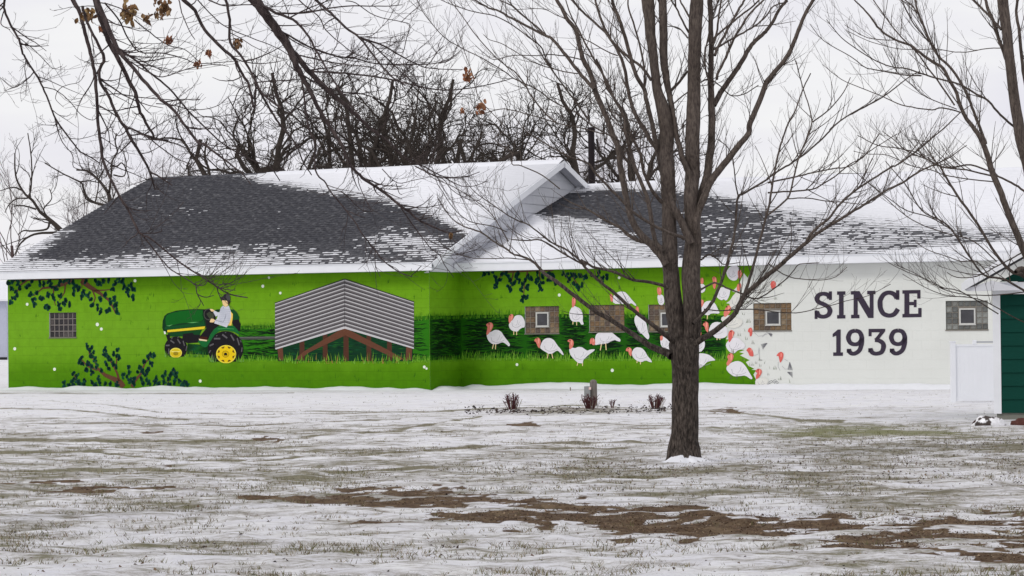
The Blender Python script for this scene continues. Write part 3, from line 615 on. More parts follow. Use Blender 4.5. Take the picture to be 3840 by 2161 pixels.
a_.poly('T', [(830, 878), (965, 892), (952, 948), (808, 926)], (62, 26, 18), 8.8); a_.poly('T', [(803, 922), (955, 944), (948, 968), (815, 952)], (222, 204, 166), 9.2)
a_.poly('T', [(785, 962), (815, 952), (950, 968), (985, 950), (962, 1062), (920, 1078), (860, 1060)], MG, 8.8)
a_.ell('T', 388, 1090, 206, 208, BK, 9, 30, ymax=1246); a_.ell('T', 1290, 1105, 322, 322, BK, 9, 36, ymax=1335)
for k, (x1_, y1_, x2_, y2_, w) in enumerate([(290, 950, 360, 1000, 26), (420, 930, 470, 1010, 26), (520, 960, 545, 1050, 22), (205, 1045, 275, 1040, 28), (262, 1100, 262, 1200, 22), (590, 1050, 570, 1140, 18), (330, 890, 310, 930, 16), (440, 880, 420, 910, 14),
        (1080, 920, 1195, 920, 30), (1230, 845, 1320, 910, 32), (1385, 850, 1445, 955, 30), (1500, 910, 1540, 1040, 26), (1000, 1050, 1075, 1015, 28), (990, 1180, 1020, 1130, 24), (1590, 1080, 1580, 1160, 20), (1280, 810, 1300, 808, 16), (1440, 835, 1450, 838, 16), (1140, 860, 1120, 875, 16), (1050, 1210, 1062, 1290, 18), (1555, 950, 1575, 985, 16)]):
    a_.line('T', [(x1_, y1_), (x2_, y2_)], w, (92, 90, 92), 9.6)
a_.ell('T', 388, 1178, 112, 92, (220, 206, 84), 10, 26, ymax=1262); a_.ell('T', 388, 1182, 94, 76, (206, 180, 30), 10.5, 26, ymax=1258); a_.ell('T', 388, 1190, 48, 34, (150, 130, 24), 11, 18, ymax=1256)
a_.line('T', [(310, 1155), (460, 1155)], 14, (232, 224, 130), 11)
a_.ell('T', 1300, 1202, 182, 166, (226, 208, 70), 10, 34, ymax=1365); a_.ell('T', 1300, 1202, 164, 148, (226, 192, 20), 10.5, 34, ymax=1360)
for k in range(8):
    t = k*math.pi/4+.39; X, Y = 1300+140*math.cos(t), 1202+126*math.sin(t); c_, s_ = math.cos(t), math.sin(t)
    a_.poly('T', [(X-34*s_+16*c_, Y+34*c_+16*s_), (X+34*s_+16*c_, Y-34*c_+16*s_), (X+12*s_-14*c_, Y-12*c_-14*s_), (X-12*s_-14*c_, Y+12*c_-14*s_)], (104, 76, 22), 11)
a_.ring('T', 1290, 1200, 62, 58, 8, (120, 92, 20), 11); a_.ring('T', 1290, 1200, 46, 43, 6, (140, 108, 20), 11); a_.poly('T', [(1262, 1225), (1262, 1185), (1285, 1172), (1312, 1178), (1322, 1200), (1318, 1226)], (40, 32, 16), 11.5)
a_.poly('T', [(945, 1065), (975, 950), (1010, 850), (1080, 750), (1150, 700), (1230, 688), (1440, 688), (1500, 750), (1548, 835), (1535, 850), (1440, 795), (1300, 772), (1185, 780), (1105, 835), (1045, 920), (990, 1010)], MG, 10)
a_.line('T', [(1150, 745), (1300, 735), (1440, 745)], 8, (80, 160, 90), 10.6)
a_.poly('T', [(1385, 428), (1422, 475), (1418, 560), (1395, 682), (1335, 682), (1370, 560)], (240, 198, 92), 10)
a_.ring('T', 985, 480, 84, 98, 16, (74, 74, 70), 10, 24); a_.poly('T', [(940, 470), (1000, 430), (1060, 470), (1080, 540), (1000, 560)], (58, 66, 50), 9.8)
a_.poly('T', [(1240, 322), (1290, 348), (1350, 322), (1384, 420), (1392, 520), (1366, 620), (1310, 717), (1180, 672), (1085, 642), (1098, 592), (1132, 562), (1150, 500), (1110, 520), (1068, 440), (1090, 412), (1150, 442), (1182, 440), (1200, 372)], (198, 200, 210), 10.8)
for k in range(9): a_.line('T', [(1200+k*20, 350+k*6), (1170+k*24, 660+k*4)], 3, (120, 132, 150), 11.2)
for k in range(8): a_.line('T', [(1195, 380+k*36), (1375, 392+k*34)], 3, (132, 142, 160), 11.2)
a_.line('T', [(1300, 470), (1285, 540), (1250, 620), (1160, 600), (1095, 580)], 7, (78, 82, 100), 11.6); a_.line('T', [(1240, 335), (1250, 372)], 7, (50, 50, 60), 11.6)
a_.poly('T', [(1003, 382), (1050, 384), (1092, 408), (1070, 432), (1030, 424)], (232, 200, 150), 11.6); a_.poly('T', [(1003, 612), (1028, 558), (1070, 560), (1102, 590), (1070, 628), (1012, 624)], (232, 200, 150), 11.6)
a_.poly('T', [(1222, 222), (1342, 228), (1352, 262), (1332, 320), (1290, 348), (1256, 320), (1240, 300)], (228, 196, 142), 11.2)
a_.poly('T', [(1310, 232), (1372, 218), (1376, 262), (1352, 312), (1336, 290), (1330, 250)], (46, 32, 28), 11.8)
a_.poly('T', [(1180, 172), (1240, 160), (1268, 116), (1300, 104), (1335, 110), (1376, 150), (1380, 215), (1370, 238), (1230, 224), (1204, 216)], (42, 42, 46), 12); a_.poly('T', [(1300, 110), (1335, 112), (1372, 152), (1374, 225), (1330, 228), (1300, 180)], (70, 70, 70), 12.4)
R2 = random.Random(4)
for k in range(46):
    x = R2.choice([R2.uniform(200, 300), R2.uniform(480, 960), R2.uniform(980, 1120), R2.uniform(1470, 1640), R2.uniform(540, 940)]); y = (1252 if x < 960 else 1340)+R2.uniform(-6, 10); h = R2.uniform(50, 150 if x < 960 else 170)
    a_.poly('T', [(x-7, y), (x+7, y), (x+R2.uniform(-40, 40), y-h)], R2.choice([(96, 150, 40), (120, 168, 84), (60, 118, 40), (104, 158, 36)]), 12.8)
a_.build('painted_tractor', wl, 'green tractor with yellow wheels and a driver in a cap and checked shirt, painted on the wall')

# painted metal-roofed shelter
mu = Mural('y', 0); a_ = mu
a_.poly('Z2', [(375, 930), (1055, 725), (1740, 925), (1740, 1060), (385, 1060)], (12, 54, 30), 6)
R2 = random.Random(9)
for i in range(150):
    x = R2.uniform(440, 1600); y = R2.uniform(860, 1010)
    if abs(x-1055)*.3+735 > y-10: continue
    a_.poly('Z2', [(x, y), (x+25, y-4), (x+R2.uniform(50, 110), y), (x+30, y+5)], R2.choice([(6, 34, 28), (16, 76, 46), (8, 44, 34), (30, 90, 30)]), 6.3)
WD = (98, 62, 46); WD2 = (78, 48, 36)
for x, y0_, w in ((625, 850, 48), (858, 790, 46), (1068, 740, 50), (1298, 800, 46), (1505, 860, 46)): a_.poly('Z2', [(x-w/2, y0_), (x+w/2, y0_), (x+w/2+3, 1055), (x-w/2, 1055)], WD2, 6.8)
a_.poly('Z2', [(378, 925), (430, 905), (440, 1052), (392, 1052)], WD, 7.2); a_.poly('Z2', [(1675, 905), (1735, 920), (1728, 1050), (1668, 1050)], WD, 7.2)
a_.poly('Z2', [(1055, 728), (1062, 800), (700, 970), (600, 1045), (545, 1045), (640, 965), (1000, 748)], WD, 7.6); a_.poly('Z2', [(1055, 728), (1062, 800), (1460, 985), (1570, 1045), (1650, 1040), (1480, 940), (1130, 760)], WD, 7.6)
def rib(x0, yt0, yb0, x1, yt1, yb1, n):
    a_.poly('Z2', [(x0, yt0), (x1, yt1), (x1, yb1), (x0, yb0)], (96, 92, 94), 8.2)
    for k in range(n):
        for f0, f1, c in ((.0, .24, (186, 184, 186)), (.24, .36, (140, 138, 140)), (.74, 1., (66, 64, 66))):
            t0, t1 = (k+f0)/n, (k+f1)/n; L0, L1 = yt0+(yb0-yt0)*t0, yt0+(yb0-yt0)*t1; R0_, R1_ = yt1+(yb1-yt1)*t0, yt1+(yb1-yt1)*t1
            a_.poly('Z2', [(x0, L0), (x1, R0_), (x1, R1_), (x0, L1)], c, 8.6)
rib(355, 478, 928, 1056, 240, 712, 12); rib(1056, 240, 712, 1752, 466, 920, 12)
a_.poly('Z2', [(355, 928), (1056, 708), (1056, 732), (362, 942)], (190, 188, 190), 9.2); a_.poly('Z2', [(1752, 920), (1056, 708), (1056, 732), (1752, 936)], (190, 188, 190), 9.2)
a_.line('Z2', [(352, 476), (1056, 233), (1754, 464)], 10, (52, 52, 50), 9.4); a_.line('Z2', [(1056, 240), (1056, 715)], 5, (60, 58, 60), 9.6)
for k in range(150):
    x = R2.uniform(400, 1740); y = 1060+R2.uniform(-18, 30); h = R2.uniform(30, 100)
    a_.poly('Z2', [(x-4, y), (x+4, y), (x+R2.uniform(-18, 18), y-h)], R2.choice([(110, 168, 42), (84, 146, 34), (150, 128, 62), (60, 118, 34), (122, 176, 60)]), 9.9)
a_.build('painted_shelter', wl, 'grey corrugated roof shelter on brown timber legs, painted on the wall')

# painted turkeys
WT = (218, 216, 220); HD = (212, 122, 106); LG = (226, 206, 150); GL = (150, 150, 156)
def smooth_poly(pts, it=1):
    for _ in range(it):
        q = []
        for i in range(len(pts)):
            a, b_ = pts[i], pts[(i+1) % len(pts)]; q += [(a[0]*.78+b_[0]*.22, a[1]*.78+b_[1]*.22), (a[0]*.22+b_[0]*.78, a[1]*.22+b_[1]*.78)]
        pts = q
    return pts
TK = [
 ('Z3', [(228, 790), (250, 775), (280, 762), (310, 745), (345, 745), (380, 765), (400, 800), (430, 840), (450, 865), (468, 895), (455, 912), (440, 900), (415, 880), (390, 868), (370, 875), (345, 885), (320, 890), (290, 888), (262, 870), (240, 840)],
  [(224, 692), (238, 680), (262, 668), (285, 675), (297, 695), (292, 720), (280, 745), (262, 770), (240, 797), (226, 790), (234, 750), (240, 715), (230, 704)], [[(300, 885), (288, 936)], [(322, 888), (318, 940)]]),
 ('Z3', [(452, 690), (470, 665), (495, 640), (515, 605), (545, 594), (580, 600), (605, 630), (616, 670), (612, 722), (590, 720), (560, 740), (545, 760), (520, 762), (480, 750), (458, 720)], [(450, 640), (455, 605), (475, 585), (495, 588), (502, 605), (495, 635), (475, 660), (458, 688)], [[(503, 755), (503, 794)], [(532, 758), (532, 797)]]),
 ('Z3', [(1085, 520), (1110, 500), (1125, 510), (1165, 525), (1190, 560), (1200, 610), (1195, 650), (1210, 692), (1180, 692), (1165, 660), (1120, 665), (1085, 655), (1065, 620), (1060, 570)], [(1088, 440), (1095, 418), (1112, 413), (1125, 425), (1128, 460), (1120, 498), (1095, 526), (1088, 500)], [[(1100, 655), (1098, 690)], [(1136, 660), (1136, 699)]]),
 ('Z3', [(765, 925), (780, 880), (800, 845), (830, 828), (870, 826), (905, 845), (930, 880), (950, 910), (970, 930), (1000, 975), (1006, 1002), (985, 990), (945, 950), (915, 965), (890, 985), (850, 985), (830, 970), (795, 950)], [(708, 858), (718, 835), (745, 820), (768, 835), (776, 865), (768, 900), (765, 932), (745, 915), (733, 880), (722, 862)], [[(850, 980), (840, 1032)], [(885, 980), (897, 1032)]]),
 ('Z3', [(1062, 935), (1085, 920), (1120, 930), (1150, 915), (1190, 918), (1220, 940), (1245, 955), (1270, 942), (1322, 938), (1310, 958), (1270, 985), (1230, 1020), (1200, 1050), (1200, 1082), (1150, 1078), (1110, 1040), (1075, 1000), (1062, 960)], [(1042, 858), (1055, 842), (1080, 836), (1104, 855), (1107, 890), (1092, 925), (1065, 945), (1060, 900), (1068, 870), (1052, 865)], [[(1150, 1070), (1140, 1104)], [(1195, 1075), (1195, 1108)]]),
 ('W', [(1245, 760), (1250, 690), (1280, 640), (1350, 622), (1500, 620), (1540, 645), (1590, 690), (1655, 735), (1650, 777), (1600, 765), (1560, 745), (1500, 770), (1450, 800), (1380, 810), (1300, 820), (1245, 832)], [(1162, 760), (1180, 720), (1215, 713), (1245, 745), (1252, 800), (1235, 832), (1205, 828), (1190, 800), (1163, 822)], [[(1350, 805), (1330, 915)], [(1415, 800), (1425, 910)]]),
 ('Z3', [(1690, 970), (1710, 935), (1740, 918), (1790, 925), (1825, 960), (1850, 1010), (1880, 1040), (1896, 1072), (1870, 1068), (1830, 1050), (1790, 1070), (1750, 1060), (1715, 1035), (1695, 1005)], [(1628, 952), (1640, 926), (1665, 918), (1690, 935), (1692, 970), (1685, 1014), (1665, 995), (1655, 960), (1640, 960)], [[(1745, 1055), (1742, 1078)], [(1778, 1060), (1778, 1092)]]),
 ('Z3', [(1503, 483), (1498, 410), (1530, 375), (1570, 358), (1620, 362), (1650, 390), (1690, 440), (1742, 497), (1725, 504), (1690, 475), (1660, 484), (1610, 484)], [(1466, 385), (1490, 382), (1502, 420), (1500, 462), (1480, 462), (1473, 420)], []),
 ('Z3', [(1720, 612), (1745, 590), (1775, 595), (1815, 640), (1842, 690), (1852, 760), (1870, 812), (1857, 844), (1830, 825), (1800, 790), (1770, 770), (1735, 710), (1716, 660)], [(1728, 525), (1742, 503), (1758, 515), (1764, 560), (1757, 595), (1738, 585)], []),
 ('Z3', [(1975, 850), (2000, 805), (2060, 815), (2090, 860), (2080, 960), (2030, 945), (1985, 905)], [(1972, 812), (1990, 798), (2006, 815), (2000, 848), (1980, 855)], []),
 ('Z3', [(1945, 400), (1975, 385), (2010, 400), (2020, 470), (1995, 500), (1960, 485)], [(1942, 330), (1960, 310), (1985, 325), (1992, 370), (1975, 402), (1950, 385)], []),
 ('V', [(140, 305), (215, 290), (242, 320), (236, 370), (200, 390), (140, 388)], [(188, 240), (205, 222), (222, 245), (220, 290), (192, 296)], []),
 ('V', [(352, 385), (400, 325), (470, 335), (502, 350), (490, 420), (460, 472), (430, 450), (410, 468), (365, 440), (352, 410)], [(308, 232), (330, 213), (355, 230), (360, 270), (346, 335), (335, 352), (316, 320), (320, 270)], []),
 ('V', [(458, 165), (500, 104), (590, 104), (592, 180), (572, 252), (530, 262), (490, 242), (465, 205)], [(574, 172), (595, 135), (615, 160), (627, 190), (606, 232), (590, 252)], []),
 ('V', [(488, 490), (520, 425), (570, 372), (620, 378), (640, 430), (600, 520), (560, 562), (500, 540)], [(568, 312), (590, 280), (612, 290), (614, 330), (595, 374), (568, 362)], []),
 ('V', [(185, 560), (200, 535), (240, 475), (300, 468), (345, 500), (372, 560), (395, 605), (300, 600), (270, 625), (180, 600)], [(172, 482), (195, 453), (222, 465), (223, 500), (202, 542), (185, 549), (173, 520)], [[(262, 615), (258, 662)]]),
 ('V', [(392, 650), (470, 615), (560, 640), (640, 680), (600, 742), (520, 762), (440, 722)], [(428, 600), (445, 555), (465, 520), (492, 516), (512, 545), (500, 590), (470, 625), (438, 645)], []),
 ('V', [(270, 790), (300, 710), (350, 688), (420, 700), (472, 760), (472, 832), (430, 862), (350, 862), (310, 822)], [(208, 722), (240, 683), (270, 700), (274, 740), (268, 806), (240, 775), (232, 735)], [[(360, 855), (362, 880)], [(390, 855), (392, 878)]]),
 ('V', [(130, 850), (200, 852), (236, 900), (232, 960), (190, 1008), (130, 992)], [(148, 805), (165, 776), (197, 790), (197, 830), (160, 858)], []),
 ('V', [(450, 925), (490, 872), (540, 853), (590, 860), (660, 930), (640, 972), (580, 985), (540, 1022), (500, 1012), (465, 972)], [(478, 820), (490, 785), (515, 772), (547, 800), (532, 830), (512, 880), (486, 910), (480, 870)], []),
 ('V', [(120, 1030), (200, 1016), (270, 1030), (300, 1050), (352, 1092), (300, 1097), (255, 1110), (220, 1150), (160, 1187), (120, 1150)], [], []),
 ('V', [(458, 1165), (500, 1120), (570, 1096), (620, 1110), (660, 1150), (700, 1220), (737, 1282), (715, 1292), (660, 1250), (600, 1257), (540, 1262), (490, 1228), (463, 1195)], [(466, 1060), (480, 1025), (510, 1013), (537, 1040), (530, 1080), (502, 1122), (474, 1156), (456, 1130), (480, 1080)], []),
 ('V', [(760, 1300), (800, 1275), (870, 1270), (900, 1300), (880, 1350), (800, 1372), (762, 1352)], [(762, 1202), (790, 1176), (827, 1190), (830, 1225), (802, 1268), (768, 1296), (768, 1250), (785, 1220), (765, 1216)], []),
]
for i, (c, body, head, legs) in enumerate(TK):
    mu = Mural('y', DJ); xs = [p[0] for p in body]; ys = [p[1] for p in body]; x0, x1, y0_, y1_ = min(xs), max(xs), min(ys), max(ys); wv, hv = x1-x0, y1_-y0_
    for lg in legs: mu.line(c, lg, 9 if c != 'W' else 15, LG, 10)
    mu.poly(c, smooth_poly(body), (213, 212, 205) if i in (22, 16, 14) else WT, 10.5)
    if head:
        on_white = i in (22, 19)
        mu.poly(c, smooth_poly(head), (208, 98, 90) if on_white else HD, 11)
        hx, hy = min(p[0] for p in head), min(p[1] for p in head); hw, hh = max(p[0] for p in head)-hx, max(p[1] for p in head)-hy
        mu.poly(c, smooth_poly([(hx+hw*.62, hy+hh*.08), (hx+hw*.78, hy+hh*.14), (hx+hw*.74, hy+hh*.5), (hx+hw*.58, hy+hh*.6)]), (238, 158, 140), 11.5)
        mu.ell(c, hx+hw*.42, hy+hh*.13, hw*.08+1, hw*.08+1, (70, 40, 40), 11.9, 8)
    k = 1 if c != 'W' else 1.6
    cx_, cy_ = x0+wv*.45, y0_+hv*.5
    mu.line(c, [(cx_-wv*.25, cy_-hv*.05), (cx_-wv*.22, cy_+hv*.16), (cx_-wv*.05, cy_+hv*.26), (cx_+wv*.15, cy_+hv*.22), (cx_+wv*.3, cy_+hv*.12)], 4*k, GL, 11, 3*k)
    mu.line(c, [(cx_+wv*.10, cy_-hv*.18), (cx_+wv*.08, cy_), (cx_-wv*.02, cy_+hv*.16)], 4*k, GL, 11, 2*k)
    mu.line(c, [(cx_+wv*.22, cy_-hv*.1), (cx_+wv*.12, cy_+hv*.12)], 3*k, GL, 11, 2*k)
    if i in (21, 20, 22, 19, 5):
        for j in range(5):
            X = x0+wv*random.uniform(.1, .6); mu.line(c, [(X, y1_-hv*.02), (X+random.uniform(-5, 5), y1_-hv*random.uniform(.15, .3))], 4, (100, 104, 80), 11.2)
    mu.build('painted_turkey', wr)
SK = [(112, 112, 118), (150, 150, 154)]
def sketch(head, lines, tris):
    mu = Mural('y', DJ); mu.poly('V', smooth_poly(head), (208, 98, 90), 6)
    hx, hy = min(p[0] for p in head), min(p[1] for p in head); hw, hh = max(p[0] for p in head)-hx, max(p[1] for p in head)-hy
    mu.poly('V', smooth_poly([(hx+hw*.6, hy+hh*.1), (hx+hw*.76, hy+hh*.16), (hx+hw*.72, hy+hh*.45), (hx+hw*.58, hy+hh*.5)]), (232, 140, 130), 6.5)
    for l in lines: mu.line('V', l, 3.2, SK[1], 5)
    for t_ in tris:
        mu.line('V', t_+[t_[0]], 4, SK[0], 5)
        for j in range(4):
            f_ = (j+1)/5; mu.line('V', [t_[0], (t_[1][0]*f_+t_[2][0]*(1-f_), t_[1][1]*f_+t_[2][1]*(1-f_))], 4, SK[0], 5.2)
    mu.build('painted_turkey', wr, 'unfinished turkey with a red head and pencil outline')
sketch([(918, 292), (930, 266), (955, 260), (977, 280), (972, 330), (947, 362), (923, 330)], [[(960, 360), (966, 400), (960, 430)], [(835, 290), (850, 340), (860, 400)], [(690, 350), (730, 320), (770, 340), (760, 400)]], [])
sketch([(680, 792), (690, 760), (715, 746), (732, 770), (727, 830), (705, 848), (700, 800)], [[(750, 800), (790, 840), (840, 835), (880, 800), (930, 810), (935, 840)], [(830, 850), (860, 825), (900, 810)]], [[(900, 812), (940, 818), (925, 845)]])
sketch([(664, 988), (690, 956), (718, 965), (737, 1000), (745, 1053), (700, 1048), (682, 1002)], [[(750, 1040), (790, 1030), (800, 960)], [(800, 960), (805, 1090), (835, 1090)]], [[(885, 912), (822, 925), (838, 978)]])
sketch([(978, 1047), (1000, 1015), (1030, 1000), (1057, 1020), (1052, 1070), (1020, 1126), (1008, 1070), (1003, 1047)], [[(1040, 1150), (1070, 1185), (1110, 1180), (1120, 1120)], [(1000, 1110), (1000, 1160), (1020, 1200)], [(1065, 1080), (1100, 1100)]], [[(1120, 1110), (1150, 1195), (1100, 1190)], [(1095, 1215), (1145, 1215), (1150, 1272)]])
mu = Mural('y', DJ)
for x, y, n_ in ((840, 450, 2), (980, 440, 3), (660, 485, 3), (690, 480, 2), (645, 600, 2), (695, 680, 4), (600, 820, 3), (672, 860, 2), (745, 905, 3), (660, 770, 1), (820, 1080, 3), (730, 1130, 4), (775, 1110, 2), (820, 1140, 2), (970, 1170, 3), (905, 1230, 2), (1025, 1280, 3), (650, 1080, 3), (860, 1110, 1), (920, 1160, 1), (1025, 300, 3), (1130, 1310, 1), (780, 1340, 3), (830, 1300, 2), (1070, 1370, 2), (850, 320, 2), (640, 520, 2), (700, 430, 2)):
    for j in range(n_):
        X = x+(j-n_/2)*14; mu.poly('V', [(X-2.5, y+18), (X+2.5, y+18), (X+random.uniform(-14, 14), y-random.uniform(5, 32))], random.choice([(104, 116, 84), (84, 96, 70), (130, 132, 120)]), 5)
for tx, ty in ((900, 1320), (940, 1310), (960, 1330), (880, 1350)):
    mu.line('V', [(tx, ty), (tx+30, ty-18), (tx+45, ty-5), (tx+8, ty+14), (tx, ty)], 4, SK[0], 5)
mu.build('painted_sketch_grass', wr, kind='stuff')

# lettering: slab serif, dark plum grey
INK = (58, 51, 64)
def glyph(ch, x0, w, h, basef, name):
    mu = Mural('y', DJ); g = lambda x, y: (x0+x, basef(x0+x)-y)
    def P(pts): mu.poly('Z4', [g(*p) for p in pts], INK, 6)
    def R(x, y, X, Y): P([(x, y), (X, y), (X, Y), (x, Y)])
    def Sx(pts, t, lay=6.0):
        q = []
        for i in range(len(pts)-1):
            p0, p1, p2, p3 = pts[max(i-1, 0)], pts[i], pts[i+1], pts[min(i+2, len(pts)-1)]
            for k in range(5):
                u = k/5; q.append(tuple(.5*((2*p1[a])+(-p0[a]+p2[a])*u+(2*p0[a]-5*p1[a]+4*p2[a]-p3[a])*u*u+(-p0[a]+3*p1[a]-3*p2[a]+p3[a])*u**3) for a in (0, 1)))
        q.append(pts[-1])
        tt = t if isinstance(t, (list, tuple)) else (t, t)
        L_, R_ = [], []
        for i, p in enumerate(q):
            a_, c_ = q[max(i-1, 0)], q[min(i+1, len(q)-1)]; dx_, dy_ = c_[0]-a_[0], c_[1]-a_[1]; l = math.hypot(dx_, dy_)+1e-9
            tk = (tt[0]*abs(dy_)+tt[1]*abs(dx_))/(abs(dx_)+abs(dy_)+1e-9)/2           # vertical strokes thicker than horizontal ones
            L_.append((p[0]-dy_/l*tk, p[1]+dx_/l*tk)); R_.append((p[0]+dy_/l*tk, p[1]-dx_/l*tk))
        P(L_+R_[::-1])
    if ch == 'S':
        Sx([(112, 148), (98, 172), (66, 181), (34, 172), (20, 148), (32, 122), (66, 106), (100, 86), (114, 58), (102, 28), (68, 15), (34, 24), (18, 52)], (37, 27)); R(106, 135, 128, 197); R(3, 0, 24, 62)
    if ch == 'I': R(14, 0, 47, 196); R(0, 0, 14, 25); R(47, 0, 60, 25); R(0, 171, 14, 196); R(47, 171, 60, 196)
    if ch == 'N':
        R(20, 0, 50, 196); R(2, 0, 20, 25); R(50, 0, 62, 25); R(0, 171, 20, 196); P([(50, 196), (62, 196), (136, 70), (136, 0), (126, 0), (50, 130)]); R(136, 0, 164, 196); R(118, 171, 136, 196); R(164, 171, 178, 196)
    if ch == 'C':
        Sx([(138, 140), (118, 168), (82, 181), (44, 168), (20, 130), (17, 98), (22, 62), (44, 28), (84, 15), (120, 26), (146, 62)], (37, 29)); R(132, 128, 156, 197)
    if ch == 'E': R(14, 0, 50, 196); R(0, 0, 14, 25); R(0, 171, 14, 196); R(50, 171, 130, 196); R(107, 134, 130, 171); R(50, 87, 82, 111); R(82, 72, 102, 126); R(50, 0, 138, 25); R(114, 25, 138, 66)
    if ch == '1': P([(28, 25), (60, 25), (60, 190), (40, 190), (2, 158), (2, 135), (28, 146)]); R(6, 0, 76, 25)
    if ch == '9':
        Sx([(66, 181), (34, 170), (17, 132), (32, 94), (66, 82), (98, 94), (114, 130), (98, 170), (66, 181)], (35, 27)); Sx([(114, 130), (112, 84), (96, 38), (60, 15), (32, 22), (20, 46)], (35, 27))
        R(6, 22, 30, 50)
    if ch == '3':
        R(6, 168, 112, 193); R(6, 140, 28, 168); P([(112, 193), (126, 193), (126, 176), (84, 122), (48, 122), (48, 116), (88, 168), (112, 168)]); Sx([(52, 112), (82, 108), (108, 90), (114, 62), (100, 26), (64, 14), (34, 22), (18, 50)], (36, 27)); R(4, 24, 26, 54)
    mu.build(name, wr, 'dark %s %s of the wall lettering' % (name, ch))
bs1 = lambda x: 455-(x-1062)*.0175; bs2 = lambda x: 721-(x-1195)*.006
for ch, x0 in (('S', 1064), ('I', 1229), ('N', 1328), ('C', 1522), ('E', 1700)): glyph(ch, x0, 0, 0, bs1, 'letter')
for ch, x0 in (('1', 1195), ('9', 1293), ('3', 1450), ('9', 1603)): glyph(ch, x0, 0, 0, bs2, 'digit')

# ---- roofs
EX = .143
s1 = (HR-H-FH)/(WR+OV)
def roof_frame(xa, xb, y0, z0, y1, z1): # eave front line, ridge line
    L_ = math.hypot(y1-y0, z1-z0); return (y0, z0, (y1-y0)/L_, (z1-z0)/L_, L_)
FL = roof_frame(0, 0, -OV, H+FH, WR, HR); FRr = roof_frame(0, 0, DJ-OV, H+FH, WR2, HR2)
def rp_(fr, x, s, h=0): return (x, fr[0]+fr[2]*s-fr[3]*h, fr[1]+fr[3]*s+fr[2]*h)
# clipped gable corner on the left
o_, d_ = world_ray_local(478, 705)
def on_roof(fr, X, Y):
    o_, d_ = world_ray_local(X, Y); nn = np.array([0, -fr[3], fr[2]]); p0 = np.array([0, fr[0], fr[1]]); t = np.dot(p0-o_, nn)/np.dot(d_, nn); p = o_+d_*t
    return p[0], (p[1]-fr[0])*fr[2]+(p[2]-fr[1])*fr[3]
kx, ks = on_roof(FL, 480, 702); kx2, _ = on_roof(FL, 566, 670)
XL = -LW-OW
def x_left(s): return XL if s < ks else XL+(kx2-XL)*(s-ks)/(FL[4]-ks)
def x_gable_left(s): return 0.02
b = MB()
TK_ = .10
b.prism([rp_(FL, XL, 0), rp_(FL, OG, 0), rp_(FL, OG, FL[4]), rp_(FL, kx2, FL[4]), rp_(FL, XL, ks)], (0, 0, -TK_))
bk = lambda x, s: (x, 2*WR-(FL[0]+FL[2]*s), FL[1]+FL[3]*s)
b.prism([bk(XL, 0), bk(OG, 0), bk(OG, FL[4]), bk(kx2, FL[4]), bk(XL, ks)], (0, 0, -TK_))
b.poly([rp_(FL, XL, ks), rp_(FL, kx2, FL[4]), bk(XL, ks)])
roofL = b.build('roof', [M_shin], B)
b = MB(); b.prism([rp_(FRr, 0, 0), rp_(FRr, XR+.3, 0), rp_(FRr, XR+.3, FRr[4]), rp_(FRr, 0, FRr[4])], (0, 0, -TK_))
b.prism([(0, 2*WR2-FRr[0], FRr[1]), (XR+.3, 2*WR2-FRr[0], FRr[1]), (XR+.3, WR2, HR2), (0, WR2, HR2)], (0, 0, -TK_))
roofR = b.build('roof', [M_shin], B)
ridge = MB(); 
for fr, xa, xb, yy, zz in ((FL, kx2, OG, WR, HR), (FRr, .02, XR+.3, WR2, HR2)):
    n_ = int((xb-xa)/.3)
    for i in range(n_):
        x = xa+(xb-xa)*i/n_; X = x+(xb-xa)/n_-.012; dz = .012
        ridge.prism([(x, yy-.16, zz-.16*s1+.022), (x, yy, zz+.026), (x, yy+.16, zz-.16*s1+.022), (x, yy+.16, zz-.16*s1+.008), (x, yy, zz+.010), (x, yy-.16, zz-.16*s1+.008)], (X-x, 0, .002))
ridge.build('ridge_caps', [M_shin], B)['kind'] = 'stuff'
def ip(v, pts): return float(np.interp(v, [p[0] for p in pts], [p[1] for p in pts]))
def ss_(x, a, b_): t = min(1, max(0, (x-a)/(b_-a))); return t*t*(3-2*t)
def snowL(u, v):
    yc = ip(u, [(480, 600), (850, 640), (930, 668), (1000, 688), (1100, 702), (1240, 724), (1400, 748), (1500, 768), (1600, 800), (1700, 850), (1760, 890), (1800, 930)])
    top = 1-ss_(v, yc-22, yc+26)
    wgt = ip(u, [(0, 1), (700, 1), (1000, .85), (1200, .6), (1400, .45), (1640, .35)])
    st_ = ip(u, [(0, 900), (200, 955), (400, 935), (600, 890), (1000, 880), (1300, 880), (1600, 850)])
    low = ss_(v, st_, 1025)*wgt*.86
    edge = (1-ss_(u-ip(v, [(700, 480), (860, 235), (940, 110), (1010, 10)]), 8, 90))*ss_(v, 830, 880)*.74
    rz = .48*math.exp(-((u-1500)/150)**2-((v-910)/50)**2)+.45*math.exp(-((u-1620)/70)**2-((v-950)/40)**2)
    return max(top, low, edge, rz, .03)
